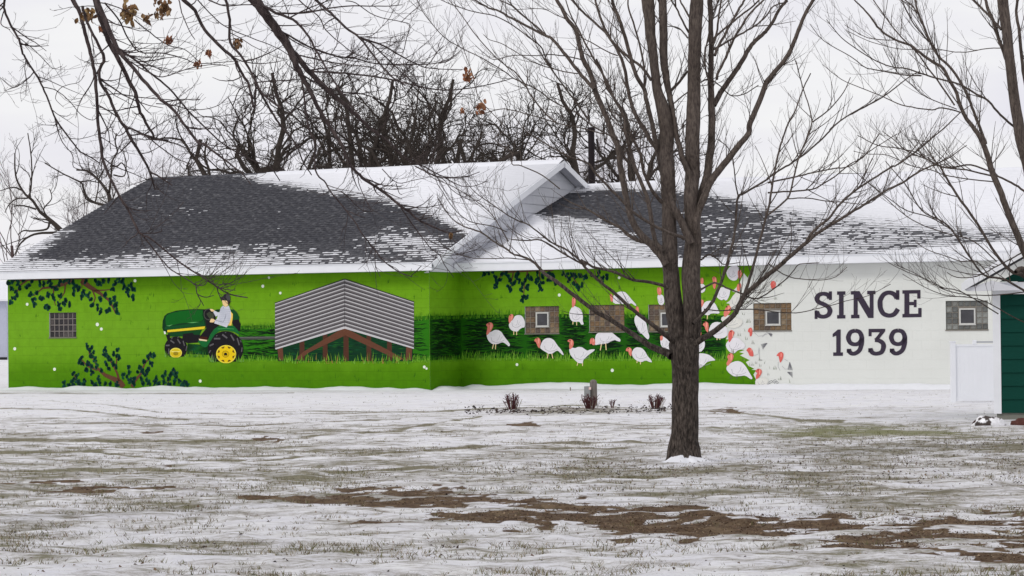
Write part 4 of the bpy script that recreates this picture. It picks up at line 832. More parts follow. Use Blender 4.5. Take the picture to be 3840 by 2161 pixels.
def snowR(u, v):
    yc = ip(u, [(1950, 805), (1985, 800), (2040, 762), (2090, 735), (2150, 722), (2250, 712), (2500, 720), (2650, 733), (2750, 755), (2880, 792), (3000, 815), (3200, 842), (3400, 868), (3600, 880), (3840, 885)])
    sf = ip(u, [(2600, 14), (2900, 30), (3200, 45), (3840, 40)])
    top = 1-ss_(v, yc-sf, yc+sf)
    left = 1-ss_(u-ip(v, [(700, 1900), (800, 1985), (830, 2030), (1000, 2290)]), 0, 30) if v > 790 else 0
    rows_ = (1-ss_(u-ip(v, [(800, 2090), (1000, 2520)]), 0, 160))*ss_(v, 780, 850)*.8
    bl = ip(u, [(2400, 1010), (2950, 1000), (3100, 968), (3300, 948), (3500, 932), (3840, 905)])
    bot = ss_(v, bl-12, bl+6)
    mixz = ip(u, [(2500, .10), (2800, .22), (3000, .42), (3300, .45), (3840, .5)])
    return max(top, left, rows_, bot, mixz)
def loc_px(p): w_ = loc2w(p); return [float(q_) for q_ in project(np.array(w_[0]), np.array(w_[1]), np.array(w_[2]))]
def roof_cover(fr, xl, xr, snow, rname, nind=0):
    nc_ = int(fr[4]/EX); rnd = random.Random(8); sv, sf = [], []; tv, tf = [], []; ind = []; tint = []
    def slab(V_, F_, x0, x1, s0, s1_, h0, h1):
        n = len(V_); V_ += [rp_(fr, x0, s0, -.002), rp_(fr, x1, s0, -.002), rp_(fr, x1, s1_, 0), rp_(fr, x0, s1_, 0), rp_(fr, x0, s0, h0), rp_(fr, x1, s0, h0), rp_(fr, x1, s1_, h1), rp_(fr, x0, s1_, h1)]
        F_ += [(n, n+1, n+5, n+4), (n+4, n+5, n+6, n+7), (n+1, n+2, n+6, n+5), (n+3, n, n+4, n+7)]
    for c in range(nc_):
        s0 = c*EX+.004; x0 = xl(s0); x1 = xr(s0); off = (.15 if c % 2 else 0)
        x = x0-off
        while x < x1:
            a, e = max(x, x0), min(x+.300, x1)
            if e-a > .04:
                dh = rnd.uniform(0, .004)
                Pq = loc_px(rp_(fr, (a+e)/2, s0+.06)); dust = max(0, min(1, snow(Pq[0], Pq[1])*1.1-.05))*rnd.uniform(.3, 1.)*.20
                if nind and c < 12 and len(ind) < nind and 4 < a: ind.append((a, e, s0, dh, dust))
                else: tint += [(.060+dust, .061+dust, .071+dust, 1)]*8; slab(tv, tf, a+.003, e-.003, s0+rnd.uniform(-.006, .006), s0+EX, .016+dh, .004)
            x += .300
        # snow lying on this course
        k = 0; step = .055; x = x0
        xs = []
        while x < x1-.02:
            P_ = loc_px(rp_(fr, x+.04, s0+.06)); s = snow(P_[0], P_[1])
            q_ = vnoise(np.array(x*6.1+c*17.7), np.array(c*1.37), 5)*.42+vnoise(np.array(x*14.+c*7.1), np.array(c*3.1), 9)*.38+vnoise(np.array(x*1.0), np.array(c*.35), 19)*.2
            xs.append((x, s, float(q_))); x += step
        j = 0
        while j < len(xs):
            if xs[j][1] > .965:
                j2 = j
                while j2 < len(xs) and xs[j2][1] > .965: j2 += 1
                slab(sv, sf, xs[j][0], min(xs[j2-1][0]+step, x1), s0-.004, s0-.004+EX, .034, .034); j = j2
            else: j += 1
        for j, (x, s, q_) in enumerate(xs):
            qs = (q_-.5)*1.7+.5
            if s > .965: continue
            elif s > .12 and qs < .12+s*1.15: m_ = min(1, max(.08, (s*1.1-qs)*1.4+.25)); fa = .42-.34*max(0, (s-.55)*2); hgt, fb = .018+.003*m_, min(.95, fa+.20+(.30+.25*s)*m_+rnd.uniform(-.06, .06))
            elif qs < -.02: hgt, fa, fb = .018, .5, .62
            else: continue
            slab(sv, sf, x, min(x+step+.001, x1), s0+EX*fa, s0+EX*fb, hgt+.004, hgt)
    o = fast_mesh('shingles', tv, tf, M_shA, roofL if rname == 'L' else roofR, attrs={'tint': tint}); o['kind'] = 'stuff'
    o = fast_mesh('snow', sv, sf, M_snow, roofL if rname == 'L' else roofR); o['kind'] = 'stuff'
    if ind:
        mes = {}
        for a, e, s0, dh, dust in ind:
            dk = 0 if dust < .02 else (1 if dust < .065 else (2 if dust < .12 else 3))
            full = e-a > .299
            V_, F_ = [], []
            ww = e-a
            if full and dk in mes: m_ = mes[dk]
            else:
                V_ = [(.003, 0, 0), (ww-.003, 0, 0), (ww-.003, EX, 0), (.003, EX, 0), (.003, 0, .017), (ww-.003, 0, .017), (ww-.003, EX, .005), (.003, EX, .005)]
                m_ = bpy.data.meshes.new('shingle'); m_.from_pydata(V_, [], [(0, 1, 5, 4), (4, 5, 6, 7), (1, 2, 6, 5), (3, 0, 4, 7), (2, 3, 7, 6)]); m_.materials.append(M_shD[dk])
                if full: mes[dk] = m_
            o = bpy.data.objects.new('shingle', m_); COL.objects.link(o); o.parent = roofR; o.location = rp_(fr, a, s0+random.uniform(-.005, .005), dh*.5); o.rotation_euler = (math.atan2(fr[3], fr[2]), 0, 0)
roof_cover(FL, x_left, lambda s: OG-.01, snowL, 'L')
roof_cover(FRr, lambda s: .02, lambda s: XR+.28, snowR, 'R', 300)
# fascia, soffit, rake boards, gable siding
b = MB(); b.box(XL, OG-.002, -OV-.025, -OV-.001, H, H+FH+.005); b.build('fascia', [M_white], B)
b = MB(); b.box(XL, OG-.03, -OV, -.003, H, H+.02); b.build('soffit', [M_soffit], B)
b = MB(); b.box(.03, XR+.3, DJ-OV-.025, DJ-OV-.001, H, H+FH+.005); b.build('fascia', [M_white], B)
b = MB(); b.box(.03, XR+.3, DJ-OV, DJ-.003, H, H+.02); b.build('soffit', [M_soffit], B)
b = MB(); b.box(XL-.01, OG+.01, -OV-.045, -OV-.02, H+FH-.004, H+FH+.012); b.build('drip_edge', [M_white], B)
b = MB(); b.box(.03, XR+.3, DJ-OV-.045, DJ-OV-.02, H+FH-.004, H+FH+.012); b.build('drip_edge', [M_white], B)
RB = .13
def rake(x0, x1, mirror=False):
    b = MB()
    f = (lambda s, h: rp_(FL, 0, s, h)) if not mirror else (lambda s, h: (0, 2*WR-rp_(FL, 0, s, h)[1], rp_(FL, 0, s, h)[2]))
    pts = [f(-.02, .01), f(FL[4]+.0, .01), f(FL[4]-.0, -RB), f(-.02+.07, -RB)]
    b.prism([(x0, p[1], p[2]) for p in pts], (x1-x0, 0, 0)); return b
rake(OG, OG+.025).build('rake_board', [M_white], B); rake(OG, OG+.025, True).build('rake_board', [M_white], B)
b = MB()
for mir in (False, True):
    f = (lambda s, h: rp_(FL, 0, s, h)) if not mir else (lambda s, h: (0, 2*WR-rp_(FL, 0, s, h)[1], rp_(FL, 0, s, h)[2]))
    P0, P1 = f(.1, -RB+.03), f(FL[4]-.02, -RB+.03); b.prism([(.02, P0[1], P0[2]), (OG, P0[1], P0[2]), (OG, P1[1], P1[2]), (.02, P1[1], P1[2])], (0, 0, .015))
b.build('rake_soffit', [M_soffit], B)
# clapboards of the gable end
z = H-.02; nb_ = 0; s_w = FL[3]/FL[2]
b = MB(); b.poly([(0.001, -OV+.1, H-.05), (0.001, 0, H+.03), (0.001, WR, HR-.04), (0.001, 2*WR, H+.03), (0.001, 2*WR, H-.05)]); b.build("gable_wall", [M_sid], B)
while z < HR-.25:
    z2 = z+.21; t = lambda zz: max(0, (zz-(H+FH)+RB+.02)/s_w-OV+.03)
    ya, yb2 = t(z), t(z2); yb_, yc_ = 2*WR-ya, 2*WR-yb2
    if yb2 < WR-.05:
        b = MB(); b.prism([(.024, ya, z), (.024, yb_, z), (.006, yc_, z2+.01), (.006, yb2, z2+.01)], (-.003, 0, 0)); b.poly([(.024, ya, z), (.002, ya, z), (.002, yb_, z), (.024, yb_, z)])
        b.build('clapboard', [M_sid], B)
    z = z2
# snow on the ridge and the little heap on the rake edge
b = MB(); n_ = 90; V_, F_ = [], []
for (xa, xb, yy, zz, s0u) in ((on_y(1000, 640, WR)[0], OG, WR, HR, 1), (.1, XR+.3, WR2, HR2, 1)):
    base = len(V_)
    for i in range(n_+1):
        x = xa+(xb-xa)*i/n_; h_ = (.012+.02*float(vnoise(np.array(x*2.2), np.array(zz), 3)))*min(1, i/6)
        V_ += [(x, yy-.42, zz-.42*s1+.02), (x, yy-.2, zz-.2*s1+.03+h_*.7), (x, yy, zz+.03+h_), (x, yy+.3, zz-.3*s1+.03)]
    for i in range(n_):
        for k in range(3): a = base+i*4+k; F_.append((a, a+4, a+5, a+1))
o = mesh_obj('ridge_snow', V_, F_, M_snow, B, smooth=True); o['kind'] = 'stuff'
# dark flue pipe on the far slope
cxp, czp = on_y(2219, 690, 10.5); ztop = on_y(2219, 478, 10.5)[1]
mb = bmesh.new(); bmesh.ops.create_cone(mb, cap_ends=True, segments=16, radius1=.088, radius2=.083, depth=ztop-2.9, matrix=Matrix.Translation((cxp, 10.5, (ztop+2.9)/2)))
bmesh.ops.create_cone(mb, cap_ends=True, segments=16, radius1=.10, radius2=.10, depth=.10, matrix=Matrix.Translation((cxp, 10.5, ztop-.05)))
me = bpy.data.meshes.new('flue_pipe'); mb.to_mesh(me); mb.free(); me.materials.append(mat('flue_metal', (.018, .013, .015, 1), .7, .2, .2, 5)); o = bpy.data.objects.new('flue_pipe', me); COL.objects.link(o); o.parent = B

# snow drifted along the foot of the walls
def bank(pts, h0, h1, wd, seed):
    V_, F_ = [], []; n_ = len(pts); 
    for i, (x, y, nx_, ny_) in enumerate(pts):
        hh = h0+(h1-h0)*float(fbm(np.array(x*1.0+seed), np.array(y*1.0), .7, 3, seed)); ww = wd*(.8+.5*float(vnoise(np.array(x*.8), np.array(y+seed), seed+2)))
        for (t, f_) in ((0, .85), (.15, 1.), (.4, .8), (.7, .3), (1, -.2)):
            V_.append((x+nx_*ww*t, y+ny_*ww*t, hh*f_*min(1, i/4, (n_-1-i)/4+.15)-.02))
    for i in range(n_-1):
        for k in range(4): a = i*5+k; F_.append((a, a+5, a+6, a+1))
    W_ = [loc2w(v) for v in V_]
    o = mesh_obj('snow_bank', W_, F_, M_snow, smooth=True); tag(o, 'low bank of snow along the foot of the building wall', kind='structure')
bank([(x, -.005, 0, -1) for x in np.arange(-LW-.3, .05, .08)], .02, .13, .5, 3)
bank([(.01, y, 1, 0) for y in np.arange(.04, DJ, .08)], .03, .15, .4, 7)
bank([(x, DJ-.01, 0, -1) for x in np.arange(-.0, XR, .08)], .05, .17, .55, 9)

# ------------------------------------------------------------------ trees
def catmull(P, per=4):
    P = np.asarray(P, float); n = len(P)
    if n < 3: 
        t = np.linspace(0, 1, per+1)[:, None]; return P[0]*(1-t)+P[1]*t if n == 2 else P
    Q = np.vstack([2*P[0]-P[1], P, 2*P[-1]-P[-2]]); t = (np.arange(per)/per)[:, None, None]
    p0, p1, p2, p3 = Q[:-3][None], Q[1:-2][None], Q[2:-1][None], Q[3:][None]
    R = .5*(2*p1+(-p0+p2)*t+(2*p0-5*p1+4*p2-p3)*t**2+(-p0+3*p1-3*p2+p3)*t**3)
    return np.vstack([R.transpose(1, 0, 2).reshape(-1, P.shape[1]), P[-1:]])
class Tubes:
    def __init__(s): s.v = []; s.f = []; s.n = 0
    def add(s, C, r, k):
        C = np.asarray(C); r = np.asarray(r); m = len(C)
        T = np.gradient(C, axis=0); T /= np.linalg.norm(T, axis=1)[:, None]+1e-9
        ref = np.array([0, 1., 0]) if abs(T[0][1]) < .8 else np.array([1., 0, 0])
        A = np.cross(T, ref); A /= np.linalg.norm(A, axis=1)[:, None]+1e-9; Bn = np.cross(T, A)
        a = np.arange(k)*2*np.pi/k
        V = C[:, None]+r[:, None, None]*(A[:, None]*np.cos(a)[None, :, None]+Bn[:, None]*np.sin(a)[None, :, None])
        s.v.append(V.reshape(-1, 3)); i = np.arange(m-1)[:, None]*k; j = np.arange(k)[None]; j2 = (j+1) % k
        s.f.append((np.stack([i+j, i+j2, i+k+j2, i+k+j], -1).reshape(-1, 4))+s.n); s.n += m*k
    def build(s, name, m, parent=None):
        if not s.v: return None
        return fast_mesh(name, np.vstack(s.v), np.vstack(s.f), m, parent, smooth=True)
def grow(tb, P, r, rng, style, lvl, maxl):
    """side shoots along a limb P (m x 3) with radii r"""
    if lvl > maxl: return
    seg = np.linalg.norm(np.diff(P, axis=0), axis=1); Lc = np.concatenate([[0], np.cumsum(seg)]); Lt = Lc[-1]
    n = max(0, int(rng.poisson(Lt*style['dens'][lvl-1]))); 
    if n == 0: return
    ts = rng.uniform(style['from'], .98, n)
    for t in ts:
        l = t*Lt; i = min(len(P)-2, int(np.searchsorted(Lc, l)-1)); f = (l-Lc[i])/(seg[i]+1e-9); p = P[i]*(1-f)+P[i+1]*f; rr = r[i]*(1-f)+r[i+1]*f
        d = P[i+1]-P[i]; d /= np.linalg.norm(d)+1e-9
        q = rng.normal(0, 1, 3); q[1] *= style.get('flat', 1.); q -= d*q.dot(d); q /= np.linalg.norm(q)+1e-9
        if q[2] < 0 and rng.random() < style['up']: q[2] = -q[2]
        an = rng.uniform(*style['ang']); v = d*math.cos(an)+q*math.sin(an)
        ln = style['len'][lvl-1]*rng.uniform(.45, 1.25)*(1-.45*t); r0 = min(rr*.62, style['rad'][lvl-1]*rng.uniform(.8, 1.25))
        m = style['segs']; st_l = ln/m; C = [p]; bend = np.array([0, 0, style['bend']])+rng.normal(0, .06, 3)
        for k in range(m):
            v = v+bend*(1.0/m)*2+rng.normal(0, style['gnarl'], 3); v /= np.linalg.norm(v); C.append(C[-1]+v*st_l)
        C = np.array(C); R = np.linspace(r0, max(style['tip'], r0*.35), len(C)); 
        tb.add(C, R, 4 if r0 > .004 else 3)
        grow(tb, C, R, rng, style, lvl+1, maxl)
def traced(tb, D, specs, rng, style, maxl, woff=None, trunk=None, limit=1.):
    for sp_ in specs:
        name, w0_, w1_, dz = sp_[:4]; pts = sp_[4]; src = []
        for q in pts:
            if isinstance(q[0], str): cur = q[0]; src += [px(cur, *p) for p in q[1:]]
        sc_ = sp_[5] if len(sp_) > 5 else None
        P = np.array([at(x, y, D) for x, y in src]); m = len(P); fr = np.linspace(0, 1, m); d0, d1 = dz
        dep = D+d0+(d1-d0)*fr+rng.normal(0, .02, m)
        P = np.array([at(x, y, dd) for (x, y), dd in zip(src, dep)])
        w = np.interp(fr, [0, 1], [w0_, w1_]) if sc_ is None else np.interp(fr, np.linspace(0, 1, len(sc_)), sc_)
        r = w/2*dep/F
        Q = catmull(np.hstack([P, r[:, None]]), 4); C, R = Q[:, :3], Q[:, 3]
        big = R.max()
        C = C+rng.normal(0, 1, C.shape)*np.minimum(R, .01)[:, None]*.18
        (trunk if (trunk is not None and name == 'T') else tb).add(C, R, 14 if big > .05 else (8 if big > .012 else 5))
        hi_ = C[:, 2] > (1.9 if name == 'T' and D < 60 else -9)
        if hi_.sum() > 3: grow(tb, C[hi_], R[hi_], rng, style, 1, maxl)
def bark(name, c1, c2, c3, sc1=(6, 6, 1.2), bd=.012, lich=None):
    m = bpy.data.materials.new(name); m.use_nodes = True; t = m.node_tree; N = t.nodes.new; K = t.links.new; b = t.nodes['Principled BSDF']
    co = N('ShaderNodeTexCoord').outputs['Object']; mp_ = N('ShaderNodeMapping'); mp_.inputs['Scale'].default_value = sc1; K(co, mp_.inputs[0])
    n = N('ShaderNodeTexNoise'); n.inputs['Scale'].default_value = 6; n.inputs['Detail'].default_value = 7; n.inputs['Roughness'].default_value = .65; K(mp_.outputs[0], n.inputs['Vector'])
    r = N('ShaderNodeValToRGB'); r.color_ramp.elements[0].position = .36; r.color_ramp.elements[0].color = c1+(1,); r.color_ramp.elements[1].position = .66; r.color_ramp.elements[1].color = c3+(1,)
    e = r.color_ramp.elements.new(.5); e.color = c2+(1,); K(n.outputs['Fac'], r.inputs[0]); out = r.outputs[0]
    if lich:
        s = N('ShaderNodeSeparateXYZ'); K(co, s.inputs[0]); mr = N('ShaderNodeMapRange'); mr.inputs[1].default_value = lich[0]; mr.inputs[2].default_value = lich[1]; K(s.outputs[2], mr.inputs[0])
        x = N('ShaderNodeMix'); x.data_type = 'RGBA'; K(mr.outputs[0], x.inputs[0]); K(out, x.inputs[6])
        r2 = N('ShaderNodeValToRGB'); r2.color_ramp.elements[0].position = .35; r2.color_ramp.elements[0].color = lich[2]+(1,); r2.color_ramp.elements[1].position = .65; r2.color_ramp.elements[1].color = lich[3]+(1,)
        K(n.outputs['Fac'], r2.inputs[0]); K(r2.outputs[0], x.inputs[7]); out = x.outputs[2]
    K(out, b.inputs['Base Color']); b.inputs['Roughness'].default_value = .85; b.inputs['Specular IOR Level'].default_value = .2
    bu = N('ShaderNodeBump'); bu.inputs['Distance'].default_value = bd; K(n.outputs['Fac'], bu.inputs['Height']); K(bu.outputs[0], b.inputs['Normal'])
    return m
M_bark = bark('maple_bark', (.018, .014, .012), (.055, .044, .037), (.13, .105, .09), sc1=(9, 9, 2.4), bd=.022, lich=(1.1, 2.3, (.06, .046, .042), (.16, .13, .11)))
M_twig = mat('maple_twig', (.085, .058, .056, 1), .7, .2, .3, 12)
M_bark2 = bark('drooping_bark', (.03, .022, .022), (.06, .045, .045), (.11, .085, .08), bd=.006)
M_far = mat('far_oak_bark', (.052, .043, .037, 1), .9, .1, .35, 2)
MAPLE = dict(dens=[6.6, 6.6, 5.5], len=[.62, .30, .12], rad=[.0048, .0026, .0019], ang=(.45, .95), bend=.22, gnarl=.05, up=.7, tip=.0011, segs=6, flat=1.)
MAPLE['from'] = .12
MT = [
 ('T', 0, 0, (0, 0), [('P', (2563, 1752), (2565, 1728), (2567, 1690), (2569, 1600), (2570, 1500), (2570, 1400), (2568, 1330), (2564, 1285), (2558, 1262))], [132, 116, 106, 103, 101, 102, 108, 116, 96]),
 ('T', 0, 0, (0, .05), [('P', (2556, 1330), (2540, 1240), (2524, 1120), (2516, 1022), (2512, 947), (2510, 873), (2509, 800), (2507, 724), (2504, 650), (2500, 575), (2500, 500)), ('E', (1520, 1100), (1460, 900), (1425, 600), (1400, 400), (1385, 200), (1365, 0), (1345, -220), (1320, -500))], [72, 70, 66, 60, 58, 56, 54, 55, 56, 54, 54, 50, 36, 34, 38, 42, 48, 40, 30]),
 ('T', 0, 0, (0, 0), [('P', (2586, 1330), (2597, 1230), (2594, 1110)), ('G', (1800, 1400), (1815, 1200), (1825, 1000), (1800, 800), (1800, 600), (1815, 400), (1815, 200), (1817, 0)), ('E', (1825, 1200), (1830, 1000), (1832, 800), (1836, 600), (1842, 300), (1855, 100), (1865, -60), (1880, -400))], [62, 66, 70, 70, 66, 60, 50, 53, 56, 55, 54, 54, 51, 49, 49, 50, 52, 46, 34]),
 ('L', 0, 0, (.0, .25), [('G', (1840, 980), (1860, 800), (1900, 650), (1940, 520), (1970, 400), (1985, 250), (2005, 100), (2010, 0)), ('E', (2012, 1200), (2005, 1000), (2000, 800), (2005, 500), (2000, 300), (1995, 100), (1990, -100), (1990, -400))], [34, 35, 34, 33, 31, 30, 28, 27, 27, 25, 22, 20, 19, 17, 16, 13]),
 ('L', 0, 0, (-.05, .1), [('G', (1830, 640), (1790, 430), (1730, 290), (1690, 150), (1650, 0)), ('E', (1615, 1100), (1590, 980), (1562, 850), (1540, 700), (1525, 500), (1520, 200), (1515, 0), (1510, -300))], [24, 24, 22, 20, 19, 19, 20, 25, 28, 31, 31, 30, 24]),
 ('L', 0, 0, (-.12, -.05), [('G', (1800, 1110), (1740, 960), (1680, 840), (1630, 740), (1585, 600))], [34, 30, 26, 22, 14]),
 ('L', 0, 0, (-.1, .1), [('G', (1850, 1010), (1850, 920), (1870, 800), (1920, 680), (1960, 560), (2010, 470), (2060, 400), (2200, 230), (2300, 100), (2380, 0)), ('E', (2400, 1230), (2500, 1000), (2556, 840)), ('F', (0, 805), (130, 650), (230, 500), (330, 250), (390, 110), (460, -10), (560, -250))], [18, 22, 26, 28, 28, 27, 26, 24, 22, 21, 21, 20, 19, 18, 17, 16, 14, 13, 12, 8]),
 ('L', 21, 9, (.2, .5), [('E', (2035, 1060), (2100, 930), (2200, 790), (2300, 640), (2380, 500), (2430, 430), (2520, 350)), ('F', (0, 290), (60, 200), (110, 100), (190, 0), (260, -150))]),
 ('L', 11, 6, (-.1, -.5), [('E', (2060, 800), (2070, 740), (2150, 580), (2230, 400), (2330, 230), (2430, 100), (2530, 0), (2600, -120))]),
 ('L', 11, 7, (-.1, .3), [('E', (2040, 560), (2080, 460), (2200, 240), (2290, 80), (2340, 0), (2400, -150))]),
 ('L', 9, 5, (0, .5), [('E', (2030, 500), (2100, 460), (2260, 370), (2400, 290), (2500, 220)), ('F', (0, 140), (60, 60), (200, 20))]),
 ('L', 9, 6, (0, -.4), [('E', (2010, 430), (2060, 360), (2180, 260), (2300, 160), (2430, 60), (2490, 0), (2560, -90))]),
 ('L', 9, 7, (0, .2), [('E', (2020, 460), (2060, 340), (2080, 150), (2110, 0), (2130, -200))]),
 ('L', 7, 5, (0, -.2), [('E', (1980, 820), (1945, 680), (1940, 520), (1980, 380), (2010, 200), (2060, 50), (2080, 0))]),
 ('L', 12, 8, (.1, .2), [('E', (1590, 920), (1680, 830), (1765, 720))]),
 ('L', 6, 4, (0, .3), [('E', (1620, 1050), (1700, 980), (1770, 930), (1900, 830), (1990, 800), (2100, 870), (2200, 960), (2330, 950), (2480, 860))]),
 ('L', 8, 5, (0, -.3), [('E', (1780, 330), (1700, 180), (1640, 60), (1600, 0), (1560, -100))]), ('L', 8, 5, (0, .3), [('E', (1790, 180), (1720, 60), (1690, 0), (1660, -100))]),
 ('L', 6, 3, (0, .4), [('E', (1770, 380), (1700, 300), (1640, 270), (1560, 265))]),
 ('L', 0, 0, (-.1, -1.2), [('P', (2590, 1300), (2612, 1284)), ('Z4', (350, 540), (480, 430), (550, 300), (620, 230), (740, 130), (850, 40)), ('H', (166, 1290), (350, 1130), (480, 1020), (620, 930), (830, 800), (1000, 700), (1180, 580), (1350, 500), (1500, 400), (1640, 330), (1800, 260), (2000, 120))], [26, 24, 21, 19, 18, 17, 17, 16, 15, 15, 13, 11, 10, 9, 8, 8, 7, 6, 5, 3]),
 ('L', 0, 0, (-.8, -1.5), [('H', (370, 1120), (420, 1030), (520, 930), (620, 850), (700, 740), (850, 600), (1100, 430), (1240, 340), (1300, 320), (1480, 190), (1640, 60)), ('F', (1600, 1430), (1760, 1300), (1930, 1140), (2050, 1050))], [11, 11, 10, 9, 8, 8, 7, 7, 6, 6, 6, 5, 5, 4, 3]),
 ('L', 12, 4, (-.5, -.9), [('P', (2770, 1150), (2786, 1116), (2812, 1043), (2830, 980), (2853, 885), (2872, 820), (2886, 761), (2903, 655), (2921, 567), (2932, 530)), ('F', (200, 1250), (280, 1100), (360, 880), (430, 740))]),
 ('L', 0, 0, (-.2, .9), [('P', (2600, 1215), (2625, 1189), (2666, 1142), (2698, 1074), (2724, 996), (2742, 930), (2753, 885), (2760, 820), (2766, 742)), ('G', (2340, 600), (2576, 460)), ('H', (0, 450), (150, 350), (270, 280), (430, 160), (600, 0)), ('F', (650, 1280), (830, 1150), (1150, 980), (1400, 790), (1520, 720))], [15, 14, 13, 12, 11, 10, 9, 9, 8, 8, 7, 7, 7, 7, 6, 6, 6, 5, 5, 4, 3]),
 ('L', 6, 3, (.4, .1), [('G', (2280, 660), (2250, 500), (2240, 400), (2220, 250), (2160, 130), (2060, 60))]),
 ('L', 8, 4, (-.4, .2), [('H', (0, 820), (150, 700), (220, 610), (260, 450), (300, 280), (370, 100), (410, 0)), ('F', (440, 1250), (440, 1200), (410, 1060), (350, 880), (280, 610))]),
 ('L', 6, 3, (.4, .6), [('F', (450, 1230), (620, 1100), (760, 930), (830, 780))]),
 ('L', 7, 3, (.3, -.3), [('H', (0, 500), (280, 440), (440, 400), (640, 360), (830, 330), (1000, 200), (1100, 130), (1300, 10))]),
 ('L', 7, 3, (.1, .6), [('H', (0, 600), (300, 580), (480, 550), (680, 430), (830, 310), (960, 240), (1050, 110), (1120, 0))]),
 ('L', 5, 3, (.1, .6), [('H', (200, 660), (400, 655), (600, 685), (750, 695), (980, 715), (1080, 670)), ]),
 ('L', 5, 2.4, (-.2, .2), [('P', (2640, 1160), (2700, 1166), (2812, 1160), (2890, 1168), (2984, 1174), (3056, 1160), (3124, 1144), (3176, 1128), (3254, 1110), (3340, 1066))]),
 ('L', 8, 3, (-.1, -.6), [('P', (2620, 1090), (2680, 1062), (2720, 1078), (2770, 1098)), ('Z4', (640, 310), (740, 260), (860, 170), (920, 100), (960, 60), (1100, 50))]),
 ('L', 5, 2.5, (-.2, -.4), [('Z4', (740, 60), (820, 120), (920, 160), (1100, 175), (1220, 150), (1300, 80))]),
 ('L', 8, 3, (0, .3), [('G', (1900, 1280), (1980, 1220), (2080, 1280), (2130, 1320), (2300, 1300))]),
 ('L', 0, 0, (-.1, .9), [('Z3', (2090, 1010), (2050, 980), (1900, 920), (1800, 860), (1700, 790), (1500, 660), (1300, 540), (1100, 390), (930, 260), (800, 170), (720, 80), (600, 10)), ('P', (1930, 955), (1900, 935), (1850, 905), (1800, 870), (1740, 850), (1690, 815), (1640, 740))], [32, 30, 24, 21, 19, 17, 16, 15, 14, 12, 10, 8, 7, 7, 6, 6, 5, 4, 3]),
 ('L', 0, 0, (-.1, -1.2), [('Z3', (2110, 860), (2060, 820), (1950, 740), (1800, 620), (1650, 500), (1500, 360), (1380, 270), (1250, 150), (1180, 60)), ('G', (700, 1295), (560, 1180), (400, 1100), (330, 1050), (180, 930), (60, 880)), ('P', (1900, 805), (1850, 770), (1780, 720), (1730, 660))], [22, 20, 16, 14, 13, 12, 11, 10, 9, 8, 7, 6, 6, 5, 5, 4, 4, 3, 2.5]),
 ('L', 13, 4, (0, -.7), [('Z3', (2060, 320), (1960, 285), (1850, 262), (1700, 240), (1500, 160), (1300, 110), (1180, 40)), ('G', (740, 1330), (500, 1200), (300, 1080), (150, 1080), (0, 1070))]),
 ('L', 0, 0, (-.05, .6), [('G', (1560, 1200), (1510, 1160), (1400, 1110), (1280, 1080), (1150, 1010), (1100, 960), (950, 880), (780, 780), (600, 700), (530, 660))], [20, 18, 16, 15, 13, 11, 9, 7, 5, 4]),
 ('L', 0, 0, (-.2, -1.1), [('G', (1730, 1060), (1690, 1040), (1580, 1000), (1430, 930), (1300, 850), (1200, 780), (1130, 700), (950, 520), (820, 380), (760, 300), (560, 230), (380, 130), (200, 20)), ('E', (130, 1310), (0, 1150))], [14, 13, 12, 11, 11, 10, 9, 9, 8, 7, 6, 6, 5, 4, 3]),
 ('L', 0, 0, (-.05, .5), [('G', (1560, 1330), (1500, 1230), (1400, 1120), (1280, 1000), (1200, 860), (1150, 650), (1120, 500), (1090, 330), (1070, 150), (1010, 0)), ('E', (950, 1180), (870, 1000), (830, 880), (790, 740), (720, 620), (690, 500), (640, 300), (560, 200), (500, 80), (440, -20), (400, -200))], [30, 30, 28, 26, 24, 22, 22, 22, 22, 21, 20, 20, 20, 19, 18, 17, 16, 15, 14, 13, 10]),
 ('L', 0, 0, (-.1, -.5), [('G', (1520, 1180), (1440, 1080), (1400, 850), (1350, 620), (1250, 380), (1200, 200), (1140, 0)), ('E', (1130, 1180), (1030, 1000), (960, 830), (850, 640), (760, 480), (670, 300), (590, 150), (540, 0))], [18, 17, 16, 15, 14, 12, 11, 10, 9, 8, 8, 7, 6, 5, 4]),
 ('L', 14, 7, (0, -.4), [('G', (1510, 700), (1440, 620), (1400, 560)), ('G', (1330, 400), (1290, 200), (1200, 30)), ('E', (1080, 1080), (960, 880), (900, 700), (850, 600))]),
 ('L', 17, 7, (.1, .6), [('G', (1480, 190), (1400, 80)), ('E', (1330, 1300), (1240, 1150), (1190, 1000), (1160, 850), (1130, 680), (1060, 500), (980, 380), (900, 200), (860, 80), (840, 0), (820, -150))]),
 ('L', 19, 11, (.1, -.4), [('G', (1515, 420), (1470, 200), (1440, 50)), ('E', (1400, 1200), (1350, 1000), (1330, 900), (1250, 760), (1200, 600), (1140, 380), (1080, 200), (1020, 50), (1010, 0), (990, -150))]),
 ('L', 9, 6, (0, .1), [('E', (1330, 900), (1340, 740), (1280, 430), (1220, 230), (1170, 70), (1170, -40))]),
 ('L', 11, 7, (0, .5), [('E', (1400, 810), (1300, 670), (1200, 600), (1020, 430), (940, 330), (800, 200), (680, 90), (610, 0), (560, -80))]),
 ('L', 14, 5, (.2, 1.2), [('E', (830, 900), (700, 760), (560, 580), (480, 480), (400, 390), (340, 360), (200, 290), (0, 190)), ('B', (2440, 110), (2340, 80), (2200, 0), (2100, -40))]),
 ('L', 8, 4, (.8, 1.3), [('E', (370, 380), (250, 270), (110, 160), (0, 60)), ('B', (2450, 0), (2400, -60))]),
 ('L', 7, 3, (0, -.8), [('E', (780, 1220), (560, 920), (400, 700), (330, 560), (290, 470), (160, 370), (0, 250)), ('B', (2400, 160), (2200, 120), (2000, 60), (1860, 0))]),
